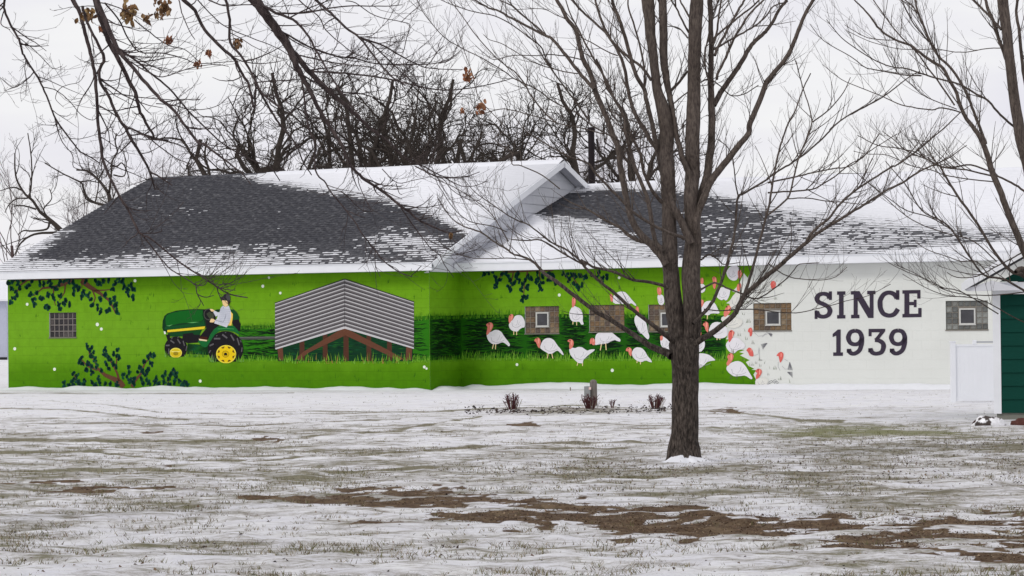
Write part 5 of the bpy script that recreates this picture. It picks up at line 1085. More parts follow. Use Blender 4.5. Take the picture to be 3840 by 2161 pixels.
 ('L', 7, 3, (.1, .9), [('E', (440, 1240), (300, 1100), (190, 960), (130, 850), (60, 760), (0, 700)), ('B', (2460, 620), (2300, 460), (2150, 270), (2030, 100), (1940, 0))]),
 ('L', 6, 3, (-.1, -.9), [('E', (1100, 1430), (800, 1260), (640, 1130), (430, 1030), (250, 900), (100, 830), (0, 780)), ('B', (2500, 720), (2300, 600), (2100, 500), (1900, 380), (1700, 150), (1620, 0))]),
 ('L', 5, 3, (.1, .8), [('E', (920, 1350), (700, 1290), (500, 1250), (300, 1190), (0, 1110)), ('B', (2450, 1100), (2300, 1140), (2200, 1150), (2060, 1080))]),
 ('L', 5, 2.5, (.1, -.8), [('E', (690, 600), (560, 570), (400, 550), (250, 560), (0, 560)), ('B', (2400, 600), (2300, 540), (2210, 460))]),
 ('L', 5, 2.5, (.1, .8), [('E', (660, 745), (520, 720), (370, 680), (200, 620), (0, 500)), ('B', (2470, 440), (2350, 400), (2290, 350))]),
 ('L', 5, 2.5, (.1, .6), [('E', (1060, 560), (960, 520), (820, 440), (700, 370), (580, 220), (440, 150), (300, 90), (0, 100))]),
 ('L', 5, 2.5, (.3, 1.2), [('G', (480, 560), (300, 420), (100, 330), (0, 310)), ('D', (2576, 200), (2400, 60)), ('B', (2500, 1280), (2250, 1000), (2180, 750), (2100, 520), (2030, 290))]),
 ('L', 4.5, 2.5, (.3, 1.2), [('P', (1905, 905), (1880, 860), (1840, 800), (1780, 750), (1700, 700), (1620, 665), (1560, 600))]),
 ('L', 4.5, 2.5, (.3, -1.0), [('P', (1900, 870), (1850, 850), (1760, 830), (1700, 780), (1660, 720), (1640, 690))]),
 ('L', 4.5, 2.5, (.3, -.6), [('P', (1980, 975), (1900, 968), (1830, 970), (1760, 966), (1690, 940), (1640, 900))]),
]
rng = np.random.default_rng(3)
tm = empty('maple_tree', tuple(at(2565, 1738, 25.7)*[1, 1, 0])); tag(tm, 'bare multi-stemmed young maple standing alone in the lawn before the mural', 'tree', 'bare trees')
tb, tt = Tubes(), Tubes(); traced(tb, 25.7, MT, rng, MAPLE, 3, trunk=tt)
def rel(o, root):
    if o: o.parent = root; o.matrix_parent_inverse = Matrix.Translation(root.location).inverted()
    return o
# root flare and bark scars
for a_ in np.linspace(0, 2*np.pi, 7)[:-1]+.3:
    p = at(2565, 1738, 25.7); r = .125
    P = np.array([[p[0]+math.cos(a_)*.07, p[1]+math.sin(a_)*.07, .30], [p[0]+math.cos(a_)*.115, p[1]+math.sin(a_)*.115, .12], [p[0]+math.cos(a_)*r*1.15, p[1]+math.sin(a_)*r*1.15, .02], [p[0]+math.cos(a_)*r*1.8, p[1]+math.sin(a_)*r*1.8, -.06]])
    Q = catmull(np.hstack([P, np.array([[.05], [.055], [.045], [.02]])]), 4); tt.add(Q[:, :3], Q[:, 3], 8)
rel(tt.build('trunk', M_bark), tm); rel(tb.build('crown', M_bark), tm)

V_, F_ = [], []; rm = random.Random(6); pm = at(2575, 1738, 25.55)
for i in range(13):
    for j in range(28):
        t, a = i/12, j/28*6.2832; rr = t*(.20+.06*math.sin(a*2+.5)+.03*math.sin(a*5)+.02*math.sin(a*7+1)); V_.append((pm[0]-.015+rr*math.cos(a)*1.15, pm[1]+rr*math.sin(a)*1.3, .065*(1-t*t)*(1+.2*math.sin(a*2+i*.5)+.15*math.sin(a*5+i))-.012))
for i in range(12):
    for j in range(28): F_.append((i*28+j, (i+1)*28+j, (i+1)*28+(j+1) % 28, i*28+(j+1) % 28))
o = mesh_obj('snow_mound', V_, F_, M_snow, smooth=True); tag(o, 'small heap of snow at the foot of the maple trunk', kind='structure')
RTL = [
 ('T', 0, 0, (0, 0), [('P', (3985, 1752), (3980, 1600), (3972, 1400), (3962, 1250), (3950, 1150))], [150, 110, 106, 108, 100]),
 ('T', 0, 0, (0, .0), [('P', (3955, 1200), (3925, 1000), (3890, 800), (3862, 640)), ('F', (2545, 1400), (2480, 1000), (2430, 600), (2400, 300), (2360, 0), (2330, -300))], [66, 60, 54, 50, 44, 40, 38, 39, 42, 34]),
 ('L', 14, 9, (.2, .4), [('F', (2600, 900), (2560, 650), (2530, 330), (2500, 150), (2510, 0), (2520, -150))]),
 ('L', 0, 0, (0, -.2), [('P', (3945, 1210), (3900, 1100), (3870, 1010)), ('H', (2576, 1180), (2500, 1000), (2420, 800), (2350, 620), (2260, 400), (2200, 200), (2110, 0)), ('F', (2000, 1200), (1930, 1050), (1890, 920), (1830, 820), (1760, 690), (1640, 610), (1500, 510), (1440, 460), (1280, 400), (1130, 300), (1030, 170), (960, 90), (870, 0), (800, -80))], [42, 36, 30, 27, 26, 25, 24, 23, 21, 18, 15, 14, 13, 12, 12, 11, 10, 9, 8, 8, 7, 6, 5, 4]),
 ('L', 12, 7, (-.1, .5), [('F', (2190, 1449), (2170, 1380), (2100, 1200), (2040, 1040), (1960, 870), (1850, 700), (1720, 570), (1640, 440), (1560, 250), (1510, 130), (1480, 0), (1460, -100))]),
 ('L', 6, 4, (0, -.5), [('F', (1730, 640), (1690, 500), (1600, 400), (1480, 260), (1400, 120), (1350, 0))]), ('L', 6, 4, (.2, .5), [('F', (1500, 120), (1440, 50), (1380, 0), (1300, -80))]),
 ('L', 9, 3, (.1, -1.2), [('F', (2500, 1290), (2340, 1160), (2220, 1020), (2100, 950), (2000, 890), (1900, 840), (1700, 790), (1540, 740), (1380, 690), (1270, 680), (1100, 620), (900, 500), (740, 380), (590, 200))]),
 ('L', 6, 2.5, (-.6, -1.4), [('F', (1540, 760), (1400, 760), (1280, 740), (1060, 700), (980, 680), (830, 570), (560, 410), (420, 240))]),
 ('L', 6, 2.5, (-.1, .8), [('F', (1940, 1130), (1750, 1085), (1650, 1105), (1450, 1080), (1300, 1040), (1150, 970), (950, 890), (740, 800), (550, 650))]),
 ('L', 4, 2.5, (-.1, -.8), [('F', (1900, 1100), (1600, 980), (1450, 860), (1280, 700), (1160, 480))]), ('L', 7, 4, (-.1, .3), [('F', (1880, 1060), (1700, 800), (1590, 660), (1500, 530), (1300, 330), (1130, 100), (1060, 0))]),
 ('L', 15, 9, (0, .3), [('F', (2400, 600), (2340, 440), (2280, 250), (2220, 100), (2190, 0), (2170, -100))]), ('L', 10, 7, (0, .4), [('F', (2350, 300), (2240, 180), (2100, 30), (2060, 0), (1980, -80))]),
 ('L', 4, 2.5, (0, .8), [('F', (2340, 485), (2200, 490), (2000, 525), (1850, 520), (1700, 495), (1500, 500), (1300, 490), (1130, 450), (980, 400), (790, 310))]),
 ('L', 4, 2.5, (0, .4), [('F', (1270, 405), (1130, 400), (1000, 380), (880, 320), (770, 250))]),
 ('L', 9, 3, (.1, 1.2), [('P', (3880, 745)), ('H', (2576, 580), (2450, 500), (2330, 440), (2240, 390), (2040, 320), (1850, 345), (1700, 320), (1500, 200), (1300, 150), (1100, 120), (900, 20))]),
 ('L', 7, 3, (.1, 1.0), [('H', (2260, 430), (2000, 370), (1750, 340), (1640, 280), (1400, 180), (1260, 60), (1150, -20))]),
 ('L', 5, 2.5, (0, .8), [('H', (2290, 490), (2000, 460), (1780, 420), (1640, 370), (1450, 330), (1200, 220), (1000, 210), (860, 180))]),
 ('L', 9, 3, (0, -.9), [('P', (3900, 1130)), ('H', (2400, 1480), (2180, 1430), (2020, 1230), (1850, 970), (1720, 870), (1550, 780), (1400, 540), (1300, 420), (1180, 280))]),
 ('L', 0, 0, (0, .3), [('P', (3930, 1130)), ('H', (2576, 1440), (2430, 1380), (2250, 1150), (2100, 900), (1900, 620), (1780, 420), (1740, 350), (1690, 290), (1560, 100))], [22, 16, 12, 10, 10, 9, 8, 7, 6, 3]),
 ('L', 5, 2.5, (0, -.8), [('H', (1830, 960), (1640, 850), (1400, 780), (1250, 680), (1000, 490), (850, 370))]), ('L', 5, 2.5, (0, .8), [('H', (2300, 1290), (2060, 1080), (1800, 1010), (1500, 900), (1300, 760), (1150, 620), (950, 450), (800, 330))]),
 ('L', 6, 3, (0, .2), [('H', (2576, 1190), (2450, 1260), (2300, 1340), (2100, 1440), (1900, 1450), (1800, 1400))]),
 ('L', 5, 2.5, (0, .6), [('H', (2220, 1430), (2100, 1290), (1950, 1290), (1800, 1240), (1600, 1170), (1480, 1090))]), ('L', 5, 2.5, (0, -.6), [('Z4', (2390, 420), (2250, 330), (2100, 250), (2000, 230), (1870, 170), (1720, 110), (1600, 50))]),
 ('L', 5, 2.5, (0, -.6), [('Z4', (2600, 490), (2480, 430), (2300, 330), (2180, 300), (2000, 280), (1850, 220), (1700, 130))]), ('L', 5, 2.5, (0, .6), [('Z4', (2580, 260), (2450, 275), (2300, 285), (2100, 270), (1950, 220), (1800, 130), (1640, 60))]),
 ('T', 0, 0, (0, -.2), [('P', (3950, 1180), (3900, 1090), (3862, 1032), (3830, 1010), (3808, 1020))], [60, 40, 30, 22, 14]),
]
rng = np.random.default_rng(5)
t2 = empty('maple_tree', tuple(at(3985, 1738, 26.)*[1, 1, 0])); tag(t2, 'bare maple at the right edge leaning over the green shed', 'tree', 'bare trees')
tb, tt = Tubes(), Tubes(); traced(tb, 26., RTL, rng, MAPLE, 3, trunk=tt); rel(tt.build('trunk', M_bark), t2); rel(tb.build('crown', M_bark), t2)

DROOP = dict(dens=[9.5, 10., 7], len=[.44, .15, .05], rad=[.0044, .0025, .0017], ang=(.5, 1.15), bend=.16, gnarl=.13, up=.6, tip=.0011, segs=5, flat=1.); DROOP['from'] = .1
OT = [
 ('L', 10, 5, (0, .4), [('A', (60, -300), (50, 0), (45, 100), (120, 280), (190, 400), (220, 520), (270, 610), (380, 780), (430, 880), (500, 1050), (560, 1200), (660, 1340), (740, 1449)), ('C', (800, 180), (880, 225), (1000, 300))]),
 ('L', 4, 2.4, (.2, .3), [('A', (430, 880), (500, 890), (580, 920), (700, 1020), (820, 1160), (930, 1210), (975, 1180))]), ('L', 4, 2.4, (.3, .1), [('A', (560, 1200), (590, 1340), (640, 1449)), ('C', (730, 220), (740, 340), (860, 380), (960, 450), (1040, 520))]),
 ('L', 3.4, 2, (.1, .3), [('A', (190, 380), (330, 490), (430, 590), (530, 690), (620, 670))]), ('L', 3, 2, (.1, 0), [('A', (180, 360), (300, 370), (470, 410))]), ('L', 4, 2, (.2, 0), [('A', (260, 600), (250, 700), (265, 830), (260, 960))]),
 ('L', 3, 2, (.1, 0), [('A', (580, 920), (620, 880), (700, 850), (790, 830), (850, 760))]), ('L', 3, 2, (.1, 0), [('A', (575, 920), (560, 1000), (640, 1080))]), ('L', 3, 2, (.1, 0), [('A', (-60, 740), (0, 780), (120, 880), (200, 850))]), ('L', 5, 3, (.1, 0), [('A', (40, 110), (10, 240), (100, 300))]),
 ('L', 0, 0, (.2, -.2), [('A', (600, -300), (730, -10), (800, 120), (850, 300), (890, 450), (930, 620), (960, 800), (975, 1000), (985, 1200), (1010, 1449)), ('C', (1040, 270), (1100, 430), (1150, 530), (1230, 680), (1290, 770), (1350, 900), (1410, 1010), (1500, 1050), (1640, 1160), (1760, 1260), (1880, 1350), (2040, 1449)), ('Z1', (2180, 310), (2300, 380), (2400, 405), (2490, 420))], [22, 18, 15, 14, 14, 13, 13, 12, 12, 12, 11, 10, 9, 9, 9, 9, 9, 7, 6, 6, 6, 6, 6, 5, 5, 4]),
 ('L', 6, 3, (-.1, -.2), [('C', (1430, 1020), (1530, 1150), (1640, 1290), (1730, 1380), (1850, 1449)), ('Z1', (1970, 290), (2050, 295), (2100, 240), (2200, 150))]), ('L', 5, 3.5, (-.1, -.1), [('Z1', (1970, 290), (1985, 380), (2050, 500))]), ('L', 4.5, 3, (-.1, -.1), [('Z1', (1990, 390), (2060, 415), (2150, 400))]),
 ('L', 5, 3.5, (-.1, -.1), [('Z1', (2180, 310), (2200, 380), (2230, 450))]), ('L', 4, 3, (0, 0), [('Z1', (2190, 310), (2260, 280), (2330, 285)),]), ('L', 4, 3, (0, 0), [('Z1', (2200, 320), (2280, 340), (2370, 345)),]), ('L', 5, 3, (0, 0), [('C', (1400, 1010), (1540, 1005), (1620, 990), (1625, 960))]),
 ('L', 24, 6, (-.2, .3), [('A', (880, -250), (960, 0), (1000, 150), (1060, 330), (1120, 470), (1200, 620), (1290, 800), (1360, 930), (1400, 1100), (1470, 1240), (1540, 1350)), ('C', (1560, 60), (1700, 70))]),
 ('L', 0, 0, (-.3, -.6), [('A', (900, -250), (970, 0), (1050, 200), (1180, 480), (1300, 640), (1480, 850), (1620, 1000), (1760, 1120), (1880, 1290), (2010, 1449)), ('C', (2050, 110), (2250, 260), (2430, 400), (2520, 510))], [26, 24, 20, 17, 14, 13, 12, 11, 10, 10, 9, 7, 5, 4]),
 ('L', 9, 4, (.1, .6), [('A', (1190, 490), (1400, 640), (1530, 750), (1700, 890), (1900, 1120), (2070, 1290), (2230, 1440)), ('C', (2400, 200), (2576, 290)), ('D', (150, 350), (240, 480))]),
 ('L', 11, 6, (-.3, .2), [('A', (830, 60), (870, 220), (960, 400), (1050, 590), (1000, 700), (1010, 830), (1090, 960), (1160, 1130), (1260, 1290), (1350, 1449)), ('C', (1380, 150), (1500, 380), (1560, 570))], [12, 11, 11, 13, 12, 12, 12, 12, 12, 12, 11, 9, 5]),
 ('L', 8, 5, (.1, 0), [('C', (1500, 380), (1620, 450), (1730, 525))]), ('L', 9, 3, (.1, .6), [('A', (1270, 1290), (1350, 1310), (1500, 1380), (1700, 1430)), ('C', (1780, 110), (1880, 150), (2000, 120))]), ('L', 6, 3, (.1, -.2), [('C', (1320, 20), (1450, 20), (1600, 130), (1780, 260), (1880, 300), (2000, 430))]),
 ('L', 6, 4, (.1, -.2), [('A', (980, 1060), (1080, 1110), (1180, 1180), (1300, 1290), (1540, 1380))]), ('L', 0, 0, (.2, .5), [('A', (1750, -200), (1850, 0), (1960, 100), (2060, 300), (2230, 480), (2350, 590), (2440, 750), (2500, 850), (2560, 1100)), ('B', (0, 880), (100, 1030), (200, 1200), (300, 1330), (400, 1449)), ('D', (480, 300), (560, 420))], [18, 16, 13, 12, 12, 11, 10, 9, 8, 8, 8, 8, 7, 6, 5, 4]),
 ('L', 7, 3, (-.1, .5), [('A', (1050, 30), (1180, 180), (1290, 390), (1400, 520), (1650, 540), (1850, 590), (2000, 640), (2350, 620))]), ('L', 6, 2.5, (.1, -.5), [('A', (1190, 540), (1400, 680), (1500, 730), (1640, 775), (1900, 690), (2150, 650), (2300, 670))]),
 ('L', 12, 8, (-.2, -.3), [('A', (2240, -150), (2270, 0), (2310, 200), (2320, 430), (2450, 600), (2560, 800)), ('B', (80, 960), (250, 1090))]),
 ('L', 0, 0, (0, 0), [('B', (-250, -300), (-80, -80), (0, 20), (100, 150), (230, 330), (330, 480), (390, 620), (480, 800), (560, 950), (650, 1130), (750, 1290), (860, 1449)), ('D', (910, 250), (990, 370), (1100, 470), (1250, 570), (1430, 710), (1550, 800), (1630, 870), (1780, 940), (1930, 1000), (2060, 980))], [46, 42, 38, 35, 33, 29, 25, 19, 16, 15, 14, 12, 11, 11, 11, 10, 10, 9, 8, 7, 6, 4]),
 ('L', 0, 0, (0, .5), [('B', (290, 370), (340, 490), (420, 580), (560, 750), (740, 920), (900, 1060), (1050, 1200), (1200, 1330), (1330, 1420)), ('D', (1500, 250), (1700, 340), (1900, 440), (2150, 440))], [22, 22, 21, 20, 19, 16, 13, 9, 7, 6, 5, 4, 3]),
 ('L', 5, 3, (0, .2), [('D', (1440, 720), (1560, 900), (1680, 1060), (1760, 1160), (1850, 1230), (1900, 1330), (1990, 1449))]), ('L', 3.2, 2.2, (.1, .3), [('D', (1850, 1235), (2050, 1220), (2250, 1160))]), ('L', 5, 3, (0, 0), [('D', (1940, 1005), (1990, 1080), (2025, 1105))]),
 ('L', 8, 4, (-.2, -.4), [('B', (460, 820), (490, 1000), (520, 1250), (590, 1449)), ('D', (590, 300), (620, 420), (700, 500), (750, 590), (900, 770), (1000, 900), (1060, 1000), (1200, 1180), (1300, 1300), (1450, 1400), (1570, 1445))]),
 ('L', 4, 2.5, (-.3, -.3), [('D', (1200, 1190), (1200, 1320), (1250, 1449))]), ('L', 4, 3, (-.3, -.3), [('D', (900, 770), (1030, 830), (1100, 850))]), ('L', 3.5, 3, (-.3, -.3), [('D', (1555, 1440), (1610, 1390), (1665, 1335))]), ('L', 4, 3, (-.3, 0), [('D', (750, 570), (880, 600), (1000, 720), (1080, 780), (1170, 790))]), ('L', 4, 2.5, (0, 0), [('D', (1020, 420), (1040, 520), (1100, 660), (1160, 790))]),
 ('L', 12, 5, (0, -.5), [('B', (0, 30), (200, 130), (370, 200), (500, 330), (610, 520), (680, 640), (800, 850), (950, 1050), (1050, 1180)),]),
 ('L', 12, 6, (.1, -.3), [('B', (480, -120), (600, 0), (750, 130), (900, 280), (1040, 380), (1180, 560), (1350, 760), (1500, 860))]), ('L', 8, 3, (0, .4), [('B', (1040, 380), (1280, 460), (1400, 530), (1580, 630), (1760, 690), (2080, 700))]), ('L', 7, 4, (0, .2), [('B', (1060, 390), (1160, 440), (1300, 570), (1500, 760), (1640, 880))]),
 ('L', 8, 3, (0, .6), [('B', (230, 300), (430, 420), (620, 510), (830, 570), (1000, 590), (1200, 640), (1580, 650), (1800, 640), (1950, 590), (2050, 520))]), ('L', 6, 3, (0, -.6), [('B', (440, 560), (720, 620), (900, 650), (1150, 680), (1350, 760), (1700, 770))]),
 ('L', 8, 3, (0, .2), [('B', (560, 720), (900, 740), (1300, 790), (1640, 870), (1900, 910), (2200, 880), (2440, 830), (2576, 790))]), ('L', 8, 3, (.1, .5), [('B', (200, 135), (500, 130), (700, 90), (980, 60), (1300, 65), (1470, 50))]),
 ('L', 6, 3, (.1, -.3), [('B', (350, -80), (430, 0), (520, 80), (640, 180), (700, 300), (830, 420), (990, 540), (1150, 600))]), ('L', 4, 2.5, (.1, .4), [('B', (900, 10), (1000, 30), (1200, 160), (1460, 220), (1550, 260), (1510, 400), (1480, 520), (1400, 530))]), ('L', 3.4, 2, (.1, .4), [('B', (1460, 225), (1560, 130), (1690, 20))]),
 ('L', 3.4, 2, (.1, .4), [('B', (1100, 370), (1180, 350), (1330, 200), (1390, 80))]), ('L', 3.4, 2, (.1, -.4), [('B', (1040, 370), (1300, 385), (1500, 345))]), ('L', 5, 3, (.1, 0), [('B', (1700, 680), (1760, 620), (1820, 530), (1890, 460))]), ('L', 4, 2, (0, .1), [('B', (1850, 640), (1960, 600), (2030, 460))]),
 ('L', 7, 3, (0, .3), [('B', (380, 700), (600, 830), (830, 920), (1080, 950), (1300, 1020), (1600, 1080))]), ('L', 6, 3, (0, -.3), [('B', (80, 960), (200, 970), (400, 1080), (560, 1170), (760, 1220))]), ('L', 5, 3, (0, .2), [('B', (0, 830), (200, 815), (440, 805), (560, 820))]),
 ('L', 5, 3, (0, .5), [('A', (1350, 200), (1560, 370), (1700, 460), (1860, 500), (2000, 620))]), ('L', 5, 3, (0, .5), [('A', (1000, 970), (1170, 945), (1400, 980), (1640, 1000), (1840, 1015))]), ('L', 4, 2.4, (0, .5), [('A', (1570, 1045), (1750, 1060), (1900, 1100), (2060, 1100), (2200, 1060), (2280, 990))]),
 ('L', 5, 3, (0, -.5), [('A', (1800, 0), (1830, 130), (1900, 300), (1960, 400)),]), ('L', 5, 3, (0, .3), [('A', (1990, 0), (2080, 100), (2200, 220), (2330, 300)), ('B', (0, 400), (200, 480), (400, 600))]), ('L', 6, 3, (0, -.3), [('A', (2100, 0), (2250, 60), (2450, 50)), ('B', (60, 60), (250, 120))]),
 ('L', 6, 3, (0, -.3), [('D', (1600, 330), (1800, 430), (1920, 450), (2100, 440), (2250, 390))]), ('L', 4, 2, (0, -.3), [('D', (1270, 360), (1420, 500), (1600, 470), (1800, 430))]), ('L', 4, 2, (0, .3), [('D', (1410, 510), (1440, 600), (1470, 620))]), ('L', 4, 2.4, (0, .3), [('D', (1700, 390), (1880, 460), (1960, 560), (2100, 650), (2230, 680), (2290, 630))]),
 ('L', 4, 2.4, (0, -.3), [('D', (1900, 450), (2060, 530), (2200, 530), (2330, 480))]),
]
rng = np.random.default_rng(8)
DO = 16.
tx, ty = -5.4, 17.2
t3 = empty('drooping_tree', (tx, ty, 0)); tag(t3, 'tree with thin hanging branches and clumps of brown leaves reaching in from the upper left', 'tree', 'bare trees')
tb, tt = Tubes(), Tubes(); traced(tb, DO, OT, rng, DROOP, 3)
top = at(960-80/2.6833*1.2, -80, DO)
Q = catmull(np.array([[tx, ty, -.1, .26], [tx, ty, 1.5, .21], [tx+.1, ty-.1, 3., .19], [tx+.3, ty-.3, 4.2, .17], [tx+.5, ty-.4, 6, .12], [tx+.5, ty-.4, 8, .06]]), 5); tt.add(Q[:, :3], Q[:, 3], 16)
def limb(pts, r0, r1): P = np.array(pts, float); Q = catmull(np.hstack([P, np.linspace(r0, r1, len(P))[:, None]]), 5); tb.add(Q[:, :3], Q[:, 3], 10)
q1 = at(868, -112, DO); limb([(tx+.25, ty-.25, 3.9), (tx+1.5, ty-.7, 4.9), (-2.8, DO+.1, 4.7), (q1[0]-.5, DO, 4.2), tuple(q1)], .12, .035)
for (c, x, y, d0) in (('A', 60, -300, 0), ('A', 600, -300, .2), ('A', 880, -250, -.2), ('A', 900, -250, -.3), ('A', 1750, -200, .2), ('A', 2240, -150, -.2), ('B', 480, -120, .1), ('B', 350, -80, .1)):
    X, Y = px(c, x, y); e_ = at(X, Y, DO+d0); s_ = (max(-3.6, e_[0]-.7), DO+.05, 4.75-.1*abs(e_[0]+2.6))
    limb([s_, ((s_[0]+e_[0])/2+.05, (s_[1]+e_[1])/2, (s_[2]+e_[2])/2+.12), tuple(e_)], .028, .009)
rel(tt.build('trunk', M_bark2), t3); rel(tb.build('crown', M_bark2), t3)
# clumps of dead leaves
LC = [('A', 885, 150, 85, 80, 0), ('A', 1315, 130, 95, 105, 0), ('A', 1630, 75, 95, 105, 1), ('A', 1700, 405, 48, 38, 2), ('A', 2103, 530, 36, 42, 2), ('A', 1985, 635, 36, 48, 2), ('A', 1495, 180, 48, 40, 1), ('A', 2390, 420, 45, 60, 1), ('A', 1030, 300, 40, 30, 2),
      ('B', 2130, 745, 48, 80, 2), ('B', 2260, 1080, 52, 55, 2), ('B', 2070, 1110, 28, 32, 2), ('D', 1960, 1030, 16, 20, 1)]
CT = [[(.30, .18, .08), (.20, .11, .055), (.42, .29, .14), (.12, .07, .04)], [(.22, .12, .06), (.14, .08, .045), (.30, .19, .10)], [(.30, .12, .06), (.20, .08, .045), (.36, .18, .10)]]
M_leaf = [mat('dead_leaf', c[0]+(1,), .7, .2, .35, 30, c2=c[1]+(1,), c2scale=25) for c in CT]
M_leafb = [mat('dead_leaf_pale', c[2]+(1,), .7, .2, .35, 30) for c in CT]
for c, x, y, rx, ry, k in LC:
    X, Y = px(c, x, y); p = at(X, Y, DO-.05); sx, sz = rx/2.6833*DO/F, ry/2.6833*DO/F; V_, F_, mi = [], [], []
    for i in range(int(34*(rx*ry)/8000)+9):
        u_ = rng.normal(0, .42, 3); cc_ = p+np.array([u_[0]*sx, u_[1]*sx, u_[2]*sz]); L_ = rng.uniform(.022, .045)*min(1.2, .6+rx/140); a = rng.normal(0, .55); d = np.array([math.sin(a), rng.normal(0, .4), -math.cos(a)]); d /= np.linalg.norm(d)
        s = np.cross(d, rng.normal(0, 1, 3)); s /= np.linalg.norm(s); nn = np.cross(s, d); w_ = L_*rng.uniform(.2, .42); b0 = len(V_)
        for t, ww, cu in ((0, .1, 0), (.3, .9, .12), (.6, 1., .18), (.85, .55, .1), (1, .05, -.05)):
            for sg_ in (-1, 0, 1): V_.append(cc_+d*L_*(t-.4)+s*w_*ww*sg_+nn*L_*(cu-(.16 if sg_ else 0)))
        for r_ in range(4):
            for q_ in range(2): a2 = b0+r_*3+q_; F_.append((a2, a2+1, a2+4, a2+3)); mi.append(i % 3 == 0)
    o = mesh_obj('leaf_clump', V_, F_, [M_leaf[k], M_leafb[k]], None, [int(q_) for q_ in mi]); rel(o, t3)

# ---- trees behind the building
def oak(seed, gnarl=.2, nst=6, thin=1., tf=.52):
    """height about 10 m: a tall thick trunk, gnarled limbs from two thirds up"""
    rng = np.random.default_rng(seed); tr, cw = Tubes(), Tubes()
    def br(p, v, r, ln, lvl):
        m = 7; C = [p]; st_l = ln/m
        for k in range(m): v = v+rng.normal(0, gnarl, 3)*(.28 if lvl == 0 else 1.15)+np.array([0, 0, .05 if lvl < 3 else .02]); v /= np.linalg.norm(v); C.append(C[-1]+v*st_l)
        C = np.array(C); R = np.linspace(r, r*(.62 if lvl == 0 else .42), m+1); (tr if lvl == 0 else cw).add(C, R, 9 if lvl == 0 else (7 if lvl == 1 else (4 if lvl < 4 else 3)))
        if lvl >= 5: return
        nk = [nst, 4, 4, 4, 2][lvl]
        for i in range(nk):
            t = rng.uniform(.55, 1.) if lvl == 0 else rng.uniform(.25, 1.); j = min(m-1, int(t*m)); q = C[j]+(C[j+1]-C[j])*(t*m-j); d = C[j+1]-C[j]; d /= np.linalg.norm(d)
            s = rng.normal(0, 1, 3); s -= d*s.dot(d); s /= np.linalg.norm(s); an = rng.uniform(.32, .85); w_ = d*math.cos(an)+s*math.sin(an); w_[2] += .16; w_ /= np.linalg.norm(w_)
            br(q, w_, max([1, .078, .042, .022, .013, .010][lvl+1]*thin*.9, R[j]*rng.uniform(.40, .62)*(thin if lvl == 0 else 1)), [0, 3.7, 2.1, 1.15, .65, .36][lvl+1]*rng.uniform(.7, 1.25), lvl+1)
    br(np.array([0, 0, -.1]), np.array([.03, 0, 1.]), .30*thin, 10*tf+1.2, 0)
    return tr, cw
protos = []
for sd_, gn in ((1, .25), (2, .24), (4, .28)):
    tr, cw = oak(sd_, gn); protos.append((tr.build('trunk', M_far), cw.build('crown', M_far)))
tr, cw = oak(9, .13, 6, .42, .5); protos.append((tr.build('trunk', M_twig), cw.build('crown', M_twig)))
first = [True]*4
BT = [  # px x, distance, top px, kind, rotation, label
 (1060, 96, 270, 0, .4, 'dark gnarled oak behind the left roof, leftmost of the dense group'), (1290, 99, 265, 2, 2., 'dark gnarled oak behind the snowy left ridge, middle of the dense group'), (1620, 97, 225, 1, 1.1, 'tallest dark oak rising behind the snowy left ridge'),
 (1450, 104, 300, 0, 3.6, 'oak half hidden between two darker oaks behind the ridge'), (1160, 108, 265, 1, 5.1, 'oak standing deeper in the dense group behind the left roof'), (1760, 106, 360, 2, 4.2, 'low oak behind the ridge just left of the gable peak'),
 (1380, 110, 300, 1, 2.9, 'oak deep in the middle of the dense group behind the ridge'), (1700, 100, 300, 0, 1.9, 'dark oak just right of the tallest one behind the ridge'),
 (1960, 112, 350, 1, .2, 'thin oak behind the gable peak left of the flue pipe'), (2120, 104, 310, 0, 5.5, 'dark oak directly behind the flue pipe'), (2320, 110, 330, 2, 1.7, 'oak seen between the stems of the front maple'),
 (690, 124, 520, 3, 2.2, 'pale bare tree behind the ridge at left'), (900, 110, 380, 1, 4.4, 'bare tree behind the bare part of the left ridge'),
 (60, 124, 470, 3, 1.3, 'fine twigged pale tree at the far left edge'), (300, 132, 520, 3, 3.3, 'fine twigged pale tree behind the leaning dark tree'), (540, 128, 460, 3, 5.0, 'fine twigged pale tree behind the left ridge corner'), (1860, 124, 380, 3, .5, 'fine twigged pale tree behind the right end of the left ridge'), (2250, 130, 330, 3, 2.8, 'fine twigged pale tree far behind the flue pipe'), (800, 130, 540, 3, 4.1, 'fine twigged pale tree left of the dense oaks')]
zmax = [max(v.co.z for v in p_[1].data.vertices) for p_ in protos]
for X, D_, tp, k, rz, lab in BT:
    x_ = (X-1920)/F*D_; s_ = at(X, tp-(85 if k < 3 else 20), D_)[2]/zmax[k]
    root = empty('oak_tree' if k < 3 else 'bare_tree', (x_, D_, 0), rz); tag(root, lab, 'tree', 'bare trees behind the building')
    for src_ in protos[k]:
        if first[k]: o = src_
        else: o = src_.copy(); COL.objects.link(o)
        o.parent = root
    first[k] = False; root.scale = (s_,)*3
FARS = dict(dens=[1.5, 2.4, 2.6], len=[1.5, .8, .4], rad=[.028, .014, .009], ang=(.45, 1.1), bend=.1, gnarl=.17, up=.6, tip=.005, segs=6); FARS['from'] = .15
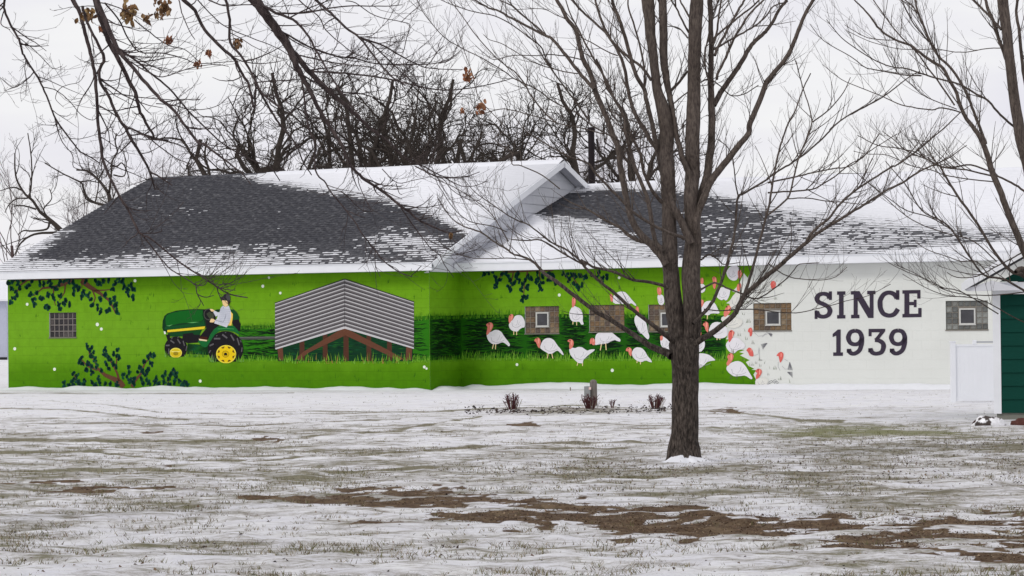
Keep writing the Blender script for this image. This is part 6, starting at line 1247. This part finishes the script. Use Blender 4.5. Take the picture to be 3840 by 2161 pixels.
LT = [[('T', 0, 0, (0, 0), [('P', (400, 1260), (330, 1080), (262, 920)), ('C', (620, 990), (500, 870), (400, 790))], [34, 32, 28, 22, 15, 12]), ('L', 11, 5, (0, -.5), [('C', (400, 790), (330, 680), (280, 640), (230, 580), (170, 470), (150, 350), (150, 200))]),
       ('L', 7, 4, (0, .5), [('C', (290, 640), (310, 560), (320, 400), (310, 200), (280, 0))]), ('L', 6, 3, (0, .5), [('C', (275, 655), (170, 660), (90, 720), (50, 800))]), ('L', 7, 4, (0, -.5), [('C', (360, 765), (240, 730), (140, 735))]), ('L', 7, 3, (0, .3), [('C', (225, 575), (130, 545), (0, 580))]),
       ('L', 9, 4, (0, .6), [('C', (500, 890), (470, 965), (320, 985), (240, 980), (180, 1020))]), ('L', 10, 4, (0, -.6), [('C', (570, 1000), (380, 1010), (260, 1060), (180, 1150), (150, 1260))]), ('L', 6, 3, (0, -.6), [('C', (480, 850), (440, 760), (520, 660), (500, 560))])],
      [('T', 0, 0, (0, 0), [('P', (436, 1250), (430, 1000), (420, 800)), ('C', (1110, 690), (1090, 600))], [30, 28, 22, 18, 14]), ('L', 13, 6, (0, .5), [('C', (1090, 600), (1040, 530), (980, 460), (880, 380), (770, 370))]), ('L', 9, 5, (0, -.5), [('C', (1100, 600), (1110, 500), (1120, 400), (1130, 280), (1180, 190), (1160, 100), (1170, 0))]),
       ('L', 12, 4, (0, -.5), [('C', (1120, 740), (1060, 725), (960, 700), (880, 650), (840, 560), (820, 500), (740, 460), (620, 400), (450, 300))]), ('L', 6, 3, (0, .5), [('C', (960, 690), (980, 600), (990, 480), (940, 300))]), ('L', 7, 3, (0, .6), [('C', (1110, 330), (1180, 330), (1230, 300), (1290, 420), (1300, 540))]), ('L', 6, 3, (0, .6), [('C', (800, 490), (900, 480), (1000, 500)),]), ('L', 6, 3, (0, .4), [('C', (1140, 420), (1250, 430), (1270, 300), (1240, 180))])]]
for lt, D_, X0, lab, sd_ in ((LT[0], 88., 395, 'crooked dark tree leaning left behind the low end of the roof', 31), (LT[1], 84., 436, 'crooked bare tree behind the upper left corner of the roof', 32)):
    rng = np.random.default_rng(sd_); g_ = at(X0, 1245, D_); t4 = empty('oak_tree', (g_[0], D_, 0)); tag(t4, lab, 'tree', 'bare trees behind the building')
    tb, tt = Tubes(), Tubes(); traced(tb, D_, lt, rng, FARS, 3, trunk=tt); rel(tt.build('trunk', M_far), t4); rel(tb.build('crown', M_far), t4)

# ------------------------------------------------------------------ green shed at the right
M_green = mat('dark_green_siding', col(4, 62, 52, .95), .6, .12, .08, 2, .002, 30, stretch=(1, 1, 6))
M_found = mat('concrete', col(120, 120, 112), .85, .2, .12, 6)
YS = 36.; g0 = at(3733, 1572, YS); xs0 = g0[0]; wS = 2.5
zb = at(3760, 1546, YS)[2]; zt = at(3760, 1104, YS)[2]; zf = at(3760, 1062, YS)[2]
SA = -math.atan2(g0[0], YS)-.012; sh = empty('garden_shed', (xs0+wS/2*math.cos(SA), YS+wS/2*math.sin(SA), 0), SA); tag(sh, 'small dark green shed with white corner trim and snowy gable roof at the right edge', 'shed')
hw = wS/2
b = MB(); b.box(-hw+.02, hw-.02, .02, 3., -.1, zb); b.build('foundation', [M_found], sh)
b = MB(); b.box(-hw+.03, hw-.03, .03, 2.97, zb, zt+.02); b.prism([(-hw+.03, .03, zt+.02), (hw-.03, .03, zt+.02), (0, .03, zt+.02+hw*.5)], (0, 2.9, 0)); b.build('walls', [M_green], sh)
exs = .186; z = zb-.01
while z < zt-.02:
    z2 = min(z+exs, zt); b = MB(); b.prism([(-hw+.085, -.012, z), (-hw+.085, .03, z), (-hw+.085, .03, z2), (-hw+.085, .004, z2)], (wS-.17, 0, 0)); b.build('lap_board', [M_green], sh); z = z2
b = MB(); b.box(-hw, -hw+.085, -.02, .0, zb-.02, zt); b.box(-hw-.02, -hw, -.02, .09, zb-.02, zt); b.build('corner_trim', [M_white], sh)
b = MB(); b.box(hw-.085, hw, -.02, .0, zb-.02, zt); b.build('corner_trim', [M_white], sh)
b = MB(); b.box(-hw-.02, hw+.02, -.05, -.021, zt, zf+.01); b.build('frieze_board', [M_white], sh)
z = zf+.02; slp = .56
gz0 = at(3623, 1066, YS-.3)[2]; ov = xs0-at(3623, 1066, YS-.3)[0]
while z < zf+.02+hw*slp-.1:
    xw = (zf+.02+hw*slp-z)/slp-.08; z2 = z+exs; xw2 = max(0.02, (zf+.02+hw*slp-z2)/slp-.08)
    b = MB(); b.prism([(-xw, -.01, z), (xw, -.01, z), (xw2, -.005, z2), (-xw2, -.005, z2)], (0, .04, 0)); b.build('lap_board', [M_green], sh); z = z2
apx = gz0+(hw+ov)*slp
for sg_ in (-1, 1):
    nm = ('left', 'right')[sg_ > 0]
    b = MB(); b.prism([(sg_*(hw+ov), -.30, gz0), (0, -.30, apx), (0, -.30, apx-.05), (sg_*(hw+ov), -.30, gz0-.05)], (0, 3.5, 0)); rf = b.build('roof', [M_shin], sh)
    b = MB(); b.prism([(sg_*(hw+ov), -.325, gz0+.012), (0, -.325, apx+.012), (0, -.325, apx-.10), (sg_*(hw+ov), -.325, gz0-.10)], (0, .024, 0)); b.build('rake_board', [M_white], sh)
    b = MB(); b.prism([(sg_*(hw+ov), -.30, gz0-.055), (0, -.30, apx-.055), (0, -.30, apx-.07), (sg_*(hw+ov), -.30, gz0-.07)], (0, .28, 0)); b.build('soffit', [M_soffit], sh)
    b = MB(); b.prism([(sg_*(hw+ov-.02), -.31, gz0+.014), (0, -.31, apx+.014), (0, -.31, apx+.07), (sg_*(hw+ov-.05), -.31, gz0+.05)], (0, 3.5, 0)); o = b.build('roof_snow', [M_snow], sh)
# eave return box under the left overhang
b = MB(); z0r = at(3660, 1092, YS)[2]; b.prism([(-hw-ov+.06, -.28, z0r), (-hw+.35, -.28, z0r), (-hw+.35, -.28, z0r+.02), (-hw-.02, -.28, z0r+.14), (-hw-ov+.06, -.28, z0r+.03)], (0, .25, 0)); b.build('eave_return', [M_soffit], sh)

# snow-dusted rock and rusty clump at its foot
def rock(name, X, Y, w, h, label, c, snow=True, cat='rock'):
    D_ = HC*F/(Y-1229+(X-1920)*.0102); p = at(X, Y, D_); bmm = bmesh.new(); bmesh.ops.create_icosphere(bmm, subdivisions=4, radius=1)
    for v in bmm.verts:
        n_ = .75+.5*float(fbm(np.array(v.co.x*1.5+v.co.z), np.array(v.co.y*1.5+5+v.co.z*.7), .8, 3, int(X))); v.co = Vector((v.co.x*w/2*n_, v.co.y*w/2.6*n_, max(-.1, v.co.z)*h*n_))
    me = bpy.data.meshes.new(name); bmm.to_mesh(me); bmm.free(); me.polygons.foreach_set('use_smooth', [True]*len(me.polygons))
    m_ = mat(name+'_surface', c, .9, .2, .3, 14, .01, 20, c2=(.78, .78, .80, 1) if snow else None, c2at=(.46, .52), c2scale=9); me.materials.append(m_)
    o = bpy.data.objects.new(name, me); COL.objects.link(o); o.location = (p[0], D_, -.01); tag(o, label, cat)
rock('landscape_rock', 3708, 1596, .42, .14, 'rounded dark rock half covered with snow beside the shed corner', (.07, .055, .05, 1))
rock('dirt_heap', 3828, 1594, .26, .10, 'rusty brown heap at the foot of the shed', (.09, .035, .028, 1), False, 'heap')
rock('dirt_heap', 3662, 1592, .12, .07, 'little dark brown heap left of the snowy rock', (.06, .03, .024, 1), False, 'heap')

# white vinyl fence section
M_vin = mat('white_vinyl', col(226, 228, 232), .35, .4, .02, 3)
DF = 44.; f0 = at(3575, 1508, DF); fe = empty('vinyl_fence', (f0[0], DF, 0)); tag(fe, 'low white vinyl fence panel between the green shed and the block building', 'fence')
sc_f = DF/F; ztp = at(3575, 1283, DF)[2]; b = MB(); b.box(-.042, .042, -.042, .042, -.05, ztp); b.prism([(-.05, -.05, ztp), (.05, -.05, ztp), (.05, .05, ztp), (-.05, .05, ztp)], (0, 0, .015)); b.build('post', [M_vin], fe)
xr_ = (3760-3575)*sc_f; zt_ = at(3660, 1291, DF)[2]
b = MB(); b.box(.043, xr_, -.022, .022, zt_-.035, zt_); b.build('top_rail', [M_vin], fe); b = MB(); b.box(.043, xr_, -.022, .022, .02, .09); b.build('bottom_rail', [M_vin], fe)
x = .045
while x < xr_-.02:
    X2 = min(x+.075, xr_); b = MB(); b.prism([(x, -.0105, .091), (x+.002, -.012, .091), (X2-.002, -.012, .091), (X2-.0002, -.0105, .091), (X2-.0002, .01, .091), (x, .01, .091)], (0, 0, zt_-.036-.091)); b.build('fence_board', [M_vin], fe); x = X2
xb_ = (3657-3575)*sc_f; b = MB(); b.box(xb_-.03, xb_+.03, -.03, .03, zt_+.001, zt_+.07); b.build('bracket', [M_vin], fe)
b = MB(); b.box(xb_+.03, xr_, -.012, .012, zt_+.02, zt_+.05); b.build('pipe_rail', [mat('grey_rail', col(170, 172, 176), .5, .4)], fe)

# utility post, box, stake, shrubs
def gd(X, Y): D_ = HC*F/(Y-1229+(X-1920)*.0102); return at(X, Y, D_), D_
p, D_ = gd(2226, 1520); k = D_/F
po = empty('wooden_post', (p[0], D_, 0)); tag(po, 'weathered grey round-topped post behind the middle red shrub', 'post')
zt2 = at(2226, 1424, D_)[2]; mb = bmesh.new(); bmesh.ops.create_cone(mb, cap_ends=False, segments=14, radius1=.066, radius2=.062, depth=zt2-.03, matrix=Matrix.Translation((0, 0, (zt2-.03)/2-.01)))
bmesh.ops.create_uvsphere(mb, u_segments=14, v_segments=8, radius=.062, matrix=Matrix.Translation((0, 0, zt2-.045))@Matrix.Diagonal((1, 1, .75, 1)))
me = bpy.data.meshes.new('shaft'); mb.to_mesh(me); mb.free(); me.polygons.foreach_set('use_smooth', [True]*len(me.polygons)); me.materials.append(mat('weathered_wood', col(112, 106, 100), .85, .2, .3, 8, .006, 30, stretch=(5, 5, .6))); o = bpy.data.objects.new('shaft', me); COL.objects.link(o); o.parent = po
ub = empty('utility_box', (p[0]-.105, D_-.08, 0)); tag(ub, 'small grey utility box fixed beside the weathered post', 'utility box')
z0_, z1_ = at(2202, 1488, D_)[2], at(2202, 1451, D_)[2]; M_ub = mat('grey_box', col(136, 138, 138), .5, .4, .08, 8)
b = MB(); b.box(-.055, .05, -.03, .04, z0_, z1_); b.prism([(-.055, -.03, z1_), (.05, -.03, z1_), (.05, -.03, z1_+.008), (0, -.03, z1_+.014), (-.055, -.03, z1_+.008)], (0, .07, 0)); b.build('casing', [M_ub], ub)
b = MB(); b.box(-.045, .04, -.036, -.031, z0_+.012, z1_-.012); b.build('cover', [M_ub], ub)
b = MB(); b.box(.022, .062, -.041, -.0365, z1_-.045, z1_-.003); b.build('tag', [mat('pink_tag', col(224, 196, 190), .6, .3)], ub)
b = MB(); b.box(-.012, .012, 0, .02, -.05, z0_); b.build('conduit', [M_ub], ub)
p2, D2 = gd(2139, 1462); st_o = empty('marker_stake', (p2[0], D2, 0)); b = MB(); b.prism([(-.012, -.008, -.04), (.012, -.008, -.04), (.012, -.008, .05), (0, -.008, .062), (-.012, -.008, .05)], (0, .016, 0)); b.build('stake', [mat('dull_wood', col(120, 108, 92), .8)], st_o)
tag(st_o, 'tiny wooden stake in the snow left of the utility box', 'stake')
M_red = mat('red_stem', (.085, .028, .032, 1), .7, .2, .3, 20); M_tan = mat('tan_stem', (.30, .24, .18, 1), .8, .2, .3, 20)
def shrub(X, Y, w, h, label, seed, n=30):
    p, D_ = gd(X, Y); r = np.random.default_rng(seed); t = empty('shrub', (p[0], D_, 0)); tag(t, label, 'shrub', 'red stemmed shrubs')
    W_ = w*D_/F; H_ = h*D_/F; tb = Tubes(); tn = Tubes()
    for i in range(n):
        a = r.uniform(0, 6.28); q = r.uniform(.2, 1)**.7; x, y = math.cos(a)*W_/2*q, math.sin(a)*W_/2*q; hh = H_*r.uniform(.6, 1.08)
        C = np.array([[x*.35, y*.35, -.02], [x*.6, y*.6, hh*.35], [x*.85, y*.85, hh*.7], [x*1.02+r.normal(0, .01), y, hh]]); C = catmull(C, 3); tb.add(C, np.linspace(.0075, .004, len(C)), 5)
        for k in range(3):
            s = C[r.integers(5, len(C))]; e = s+np.array([r.normal(0, .025), r.normal(0, .02), r.uniform(.02, .05)]); tb.add(np.array([s, (s+e)/2+r.normal(0, .003, 3), e]), [.004, .0035, .003], 4)
    for i in range(n//3):
        a = r.uniform(0, 6.28); x, y = math.cos(a)*W_*.6, math.sin(a)*W_*.5; tn.add(np.array([[x*.6, y*.6, -.01], [x*.8, y*.8, H_*.4], [x*1.05, y, H_*.75]]), [.003, .003, .002], 3)
    tb.build('stems', M_red, t); tn.build('dry_grass', M_tan, t)['kind'] = 'stuff'
shrub(1920, 1541, 62, 58, 'red stemmed shrub, leftmost of the three in the mulch bed', 1, 34)
shrub(2213, 1541, 66, 54, 'red stemmed shrub in front of the weathered post', 2, 38)
shrub(2456, 1533, 70, 50, 'red stemmed shrub nearest the maple trunk, split into two tufts', 3, 32)
shrub(2296, 1528, 22, 22, 'tiny red sprig between the middle shrub and the right shrub', 4, 9)

# ------------------------------------------------------------------ far pale shed at the left edge
M_pale = mat('pale_metal', col(176, 180, 196), .5, .3, .05, 1)
D_ = 130.; xr_, zt_ = at(24, 1120, D_)[0], at(24, 1130, D_)[2]; fs = empty('pale_shed', (xr_-5, D_, 0)); tag(fs, 'pale grey metal shed far behind the left end of the building', 'shed')
b = MB(); b.box(-5, 5, 0, 8, -.2, zt_); b.build('walls', [M_pale], fs)
b = MB(); b.prism([(-5.3, -.3, zt_), (5.3, -.3, zt_), (5.3, 4, zt_+1.), (-5.3, 4, zt_+1.)], (0, 0, .08)); b.prism([(-5.3, 8.3, zt_), (5.3, 8.3, zt_), (5.3, 4, zt_+1.), (-5.3, 4, zt_+1.)], (0, 0, .08)); b.build('roof', [M_snow], fs)
b = MB(); b.box(-5.02, 5.02, -.03, 0, -.1, .12); b.build('skirt', [M_dark], fs)
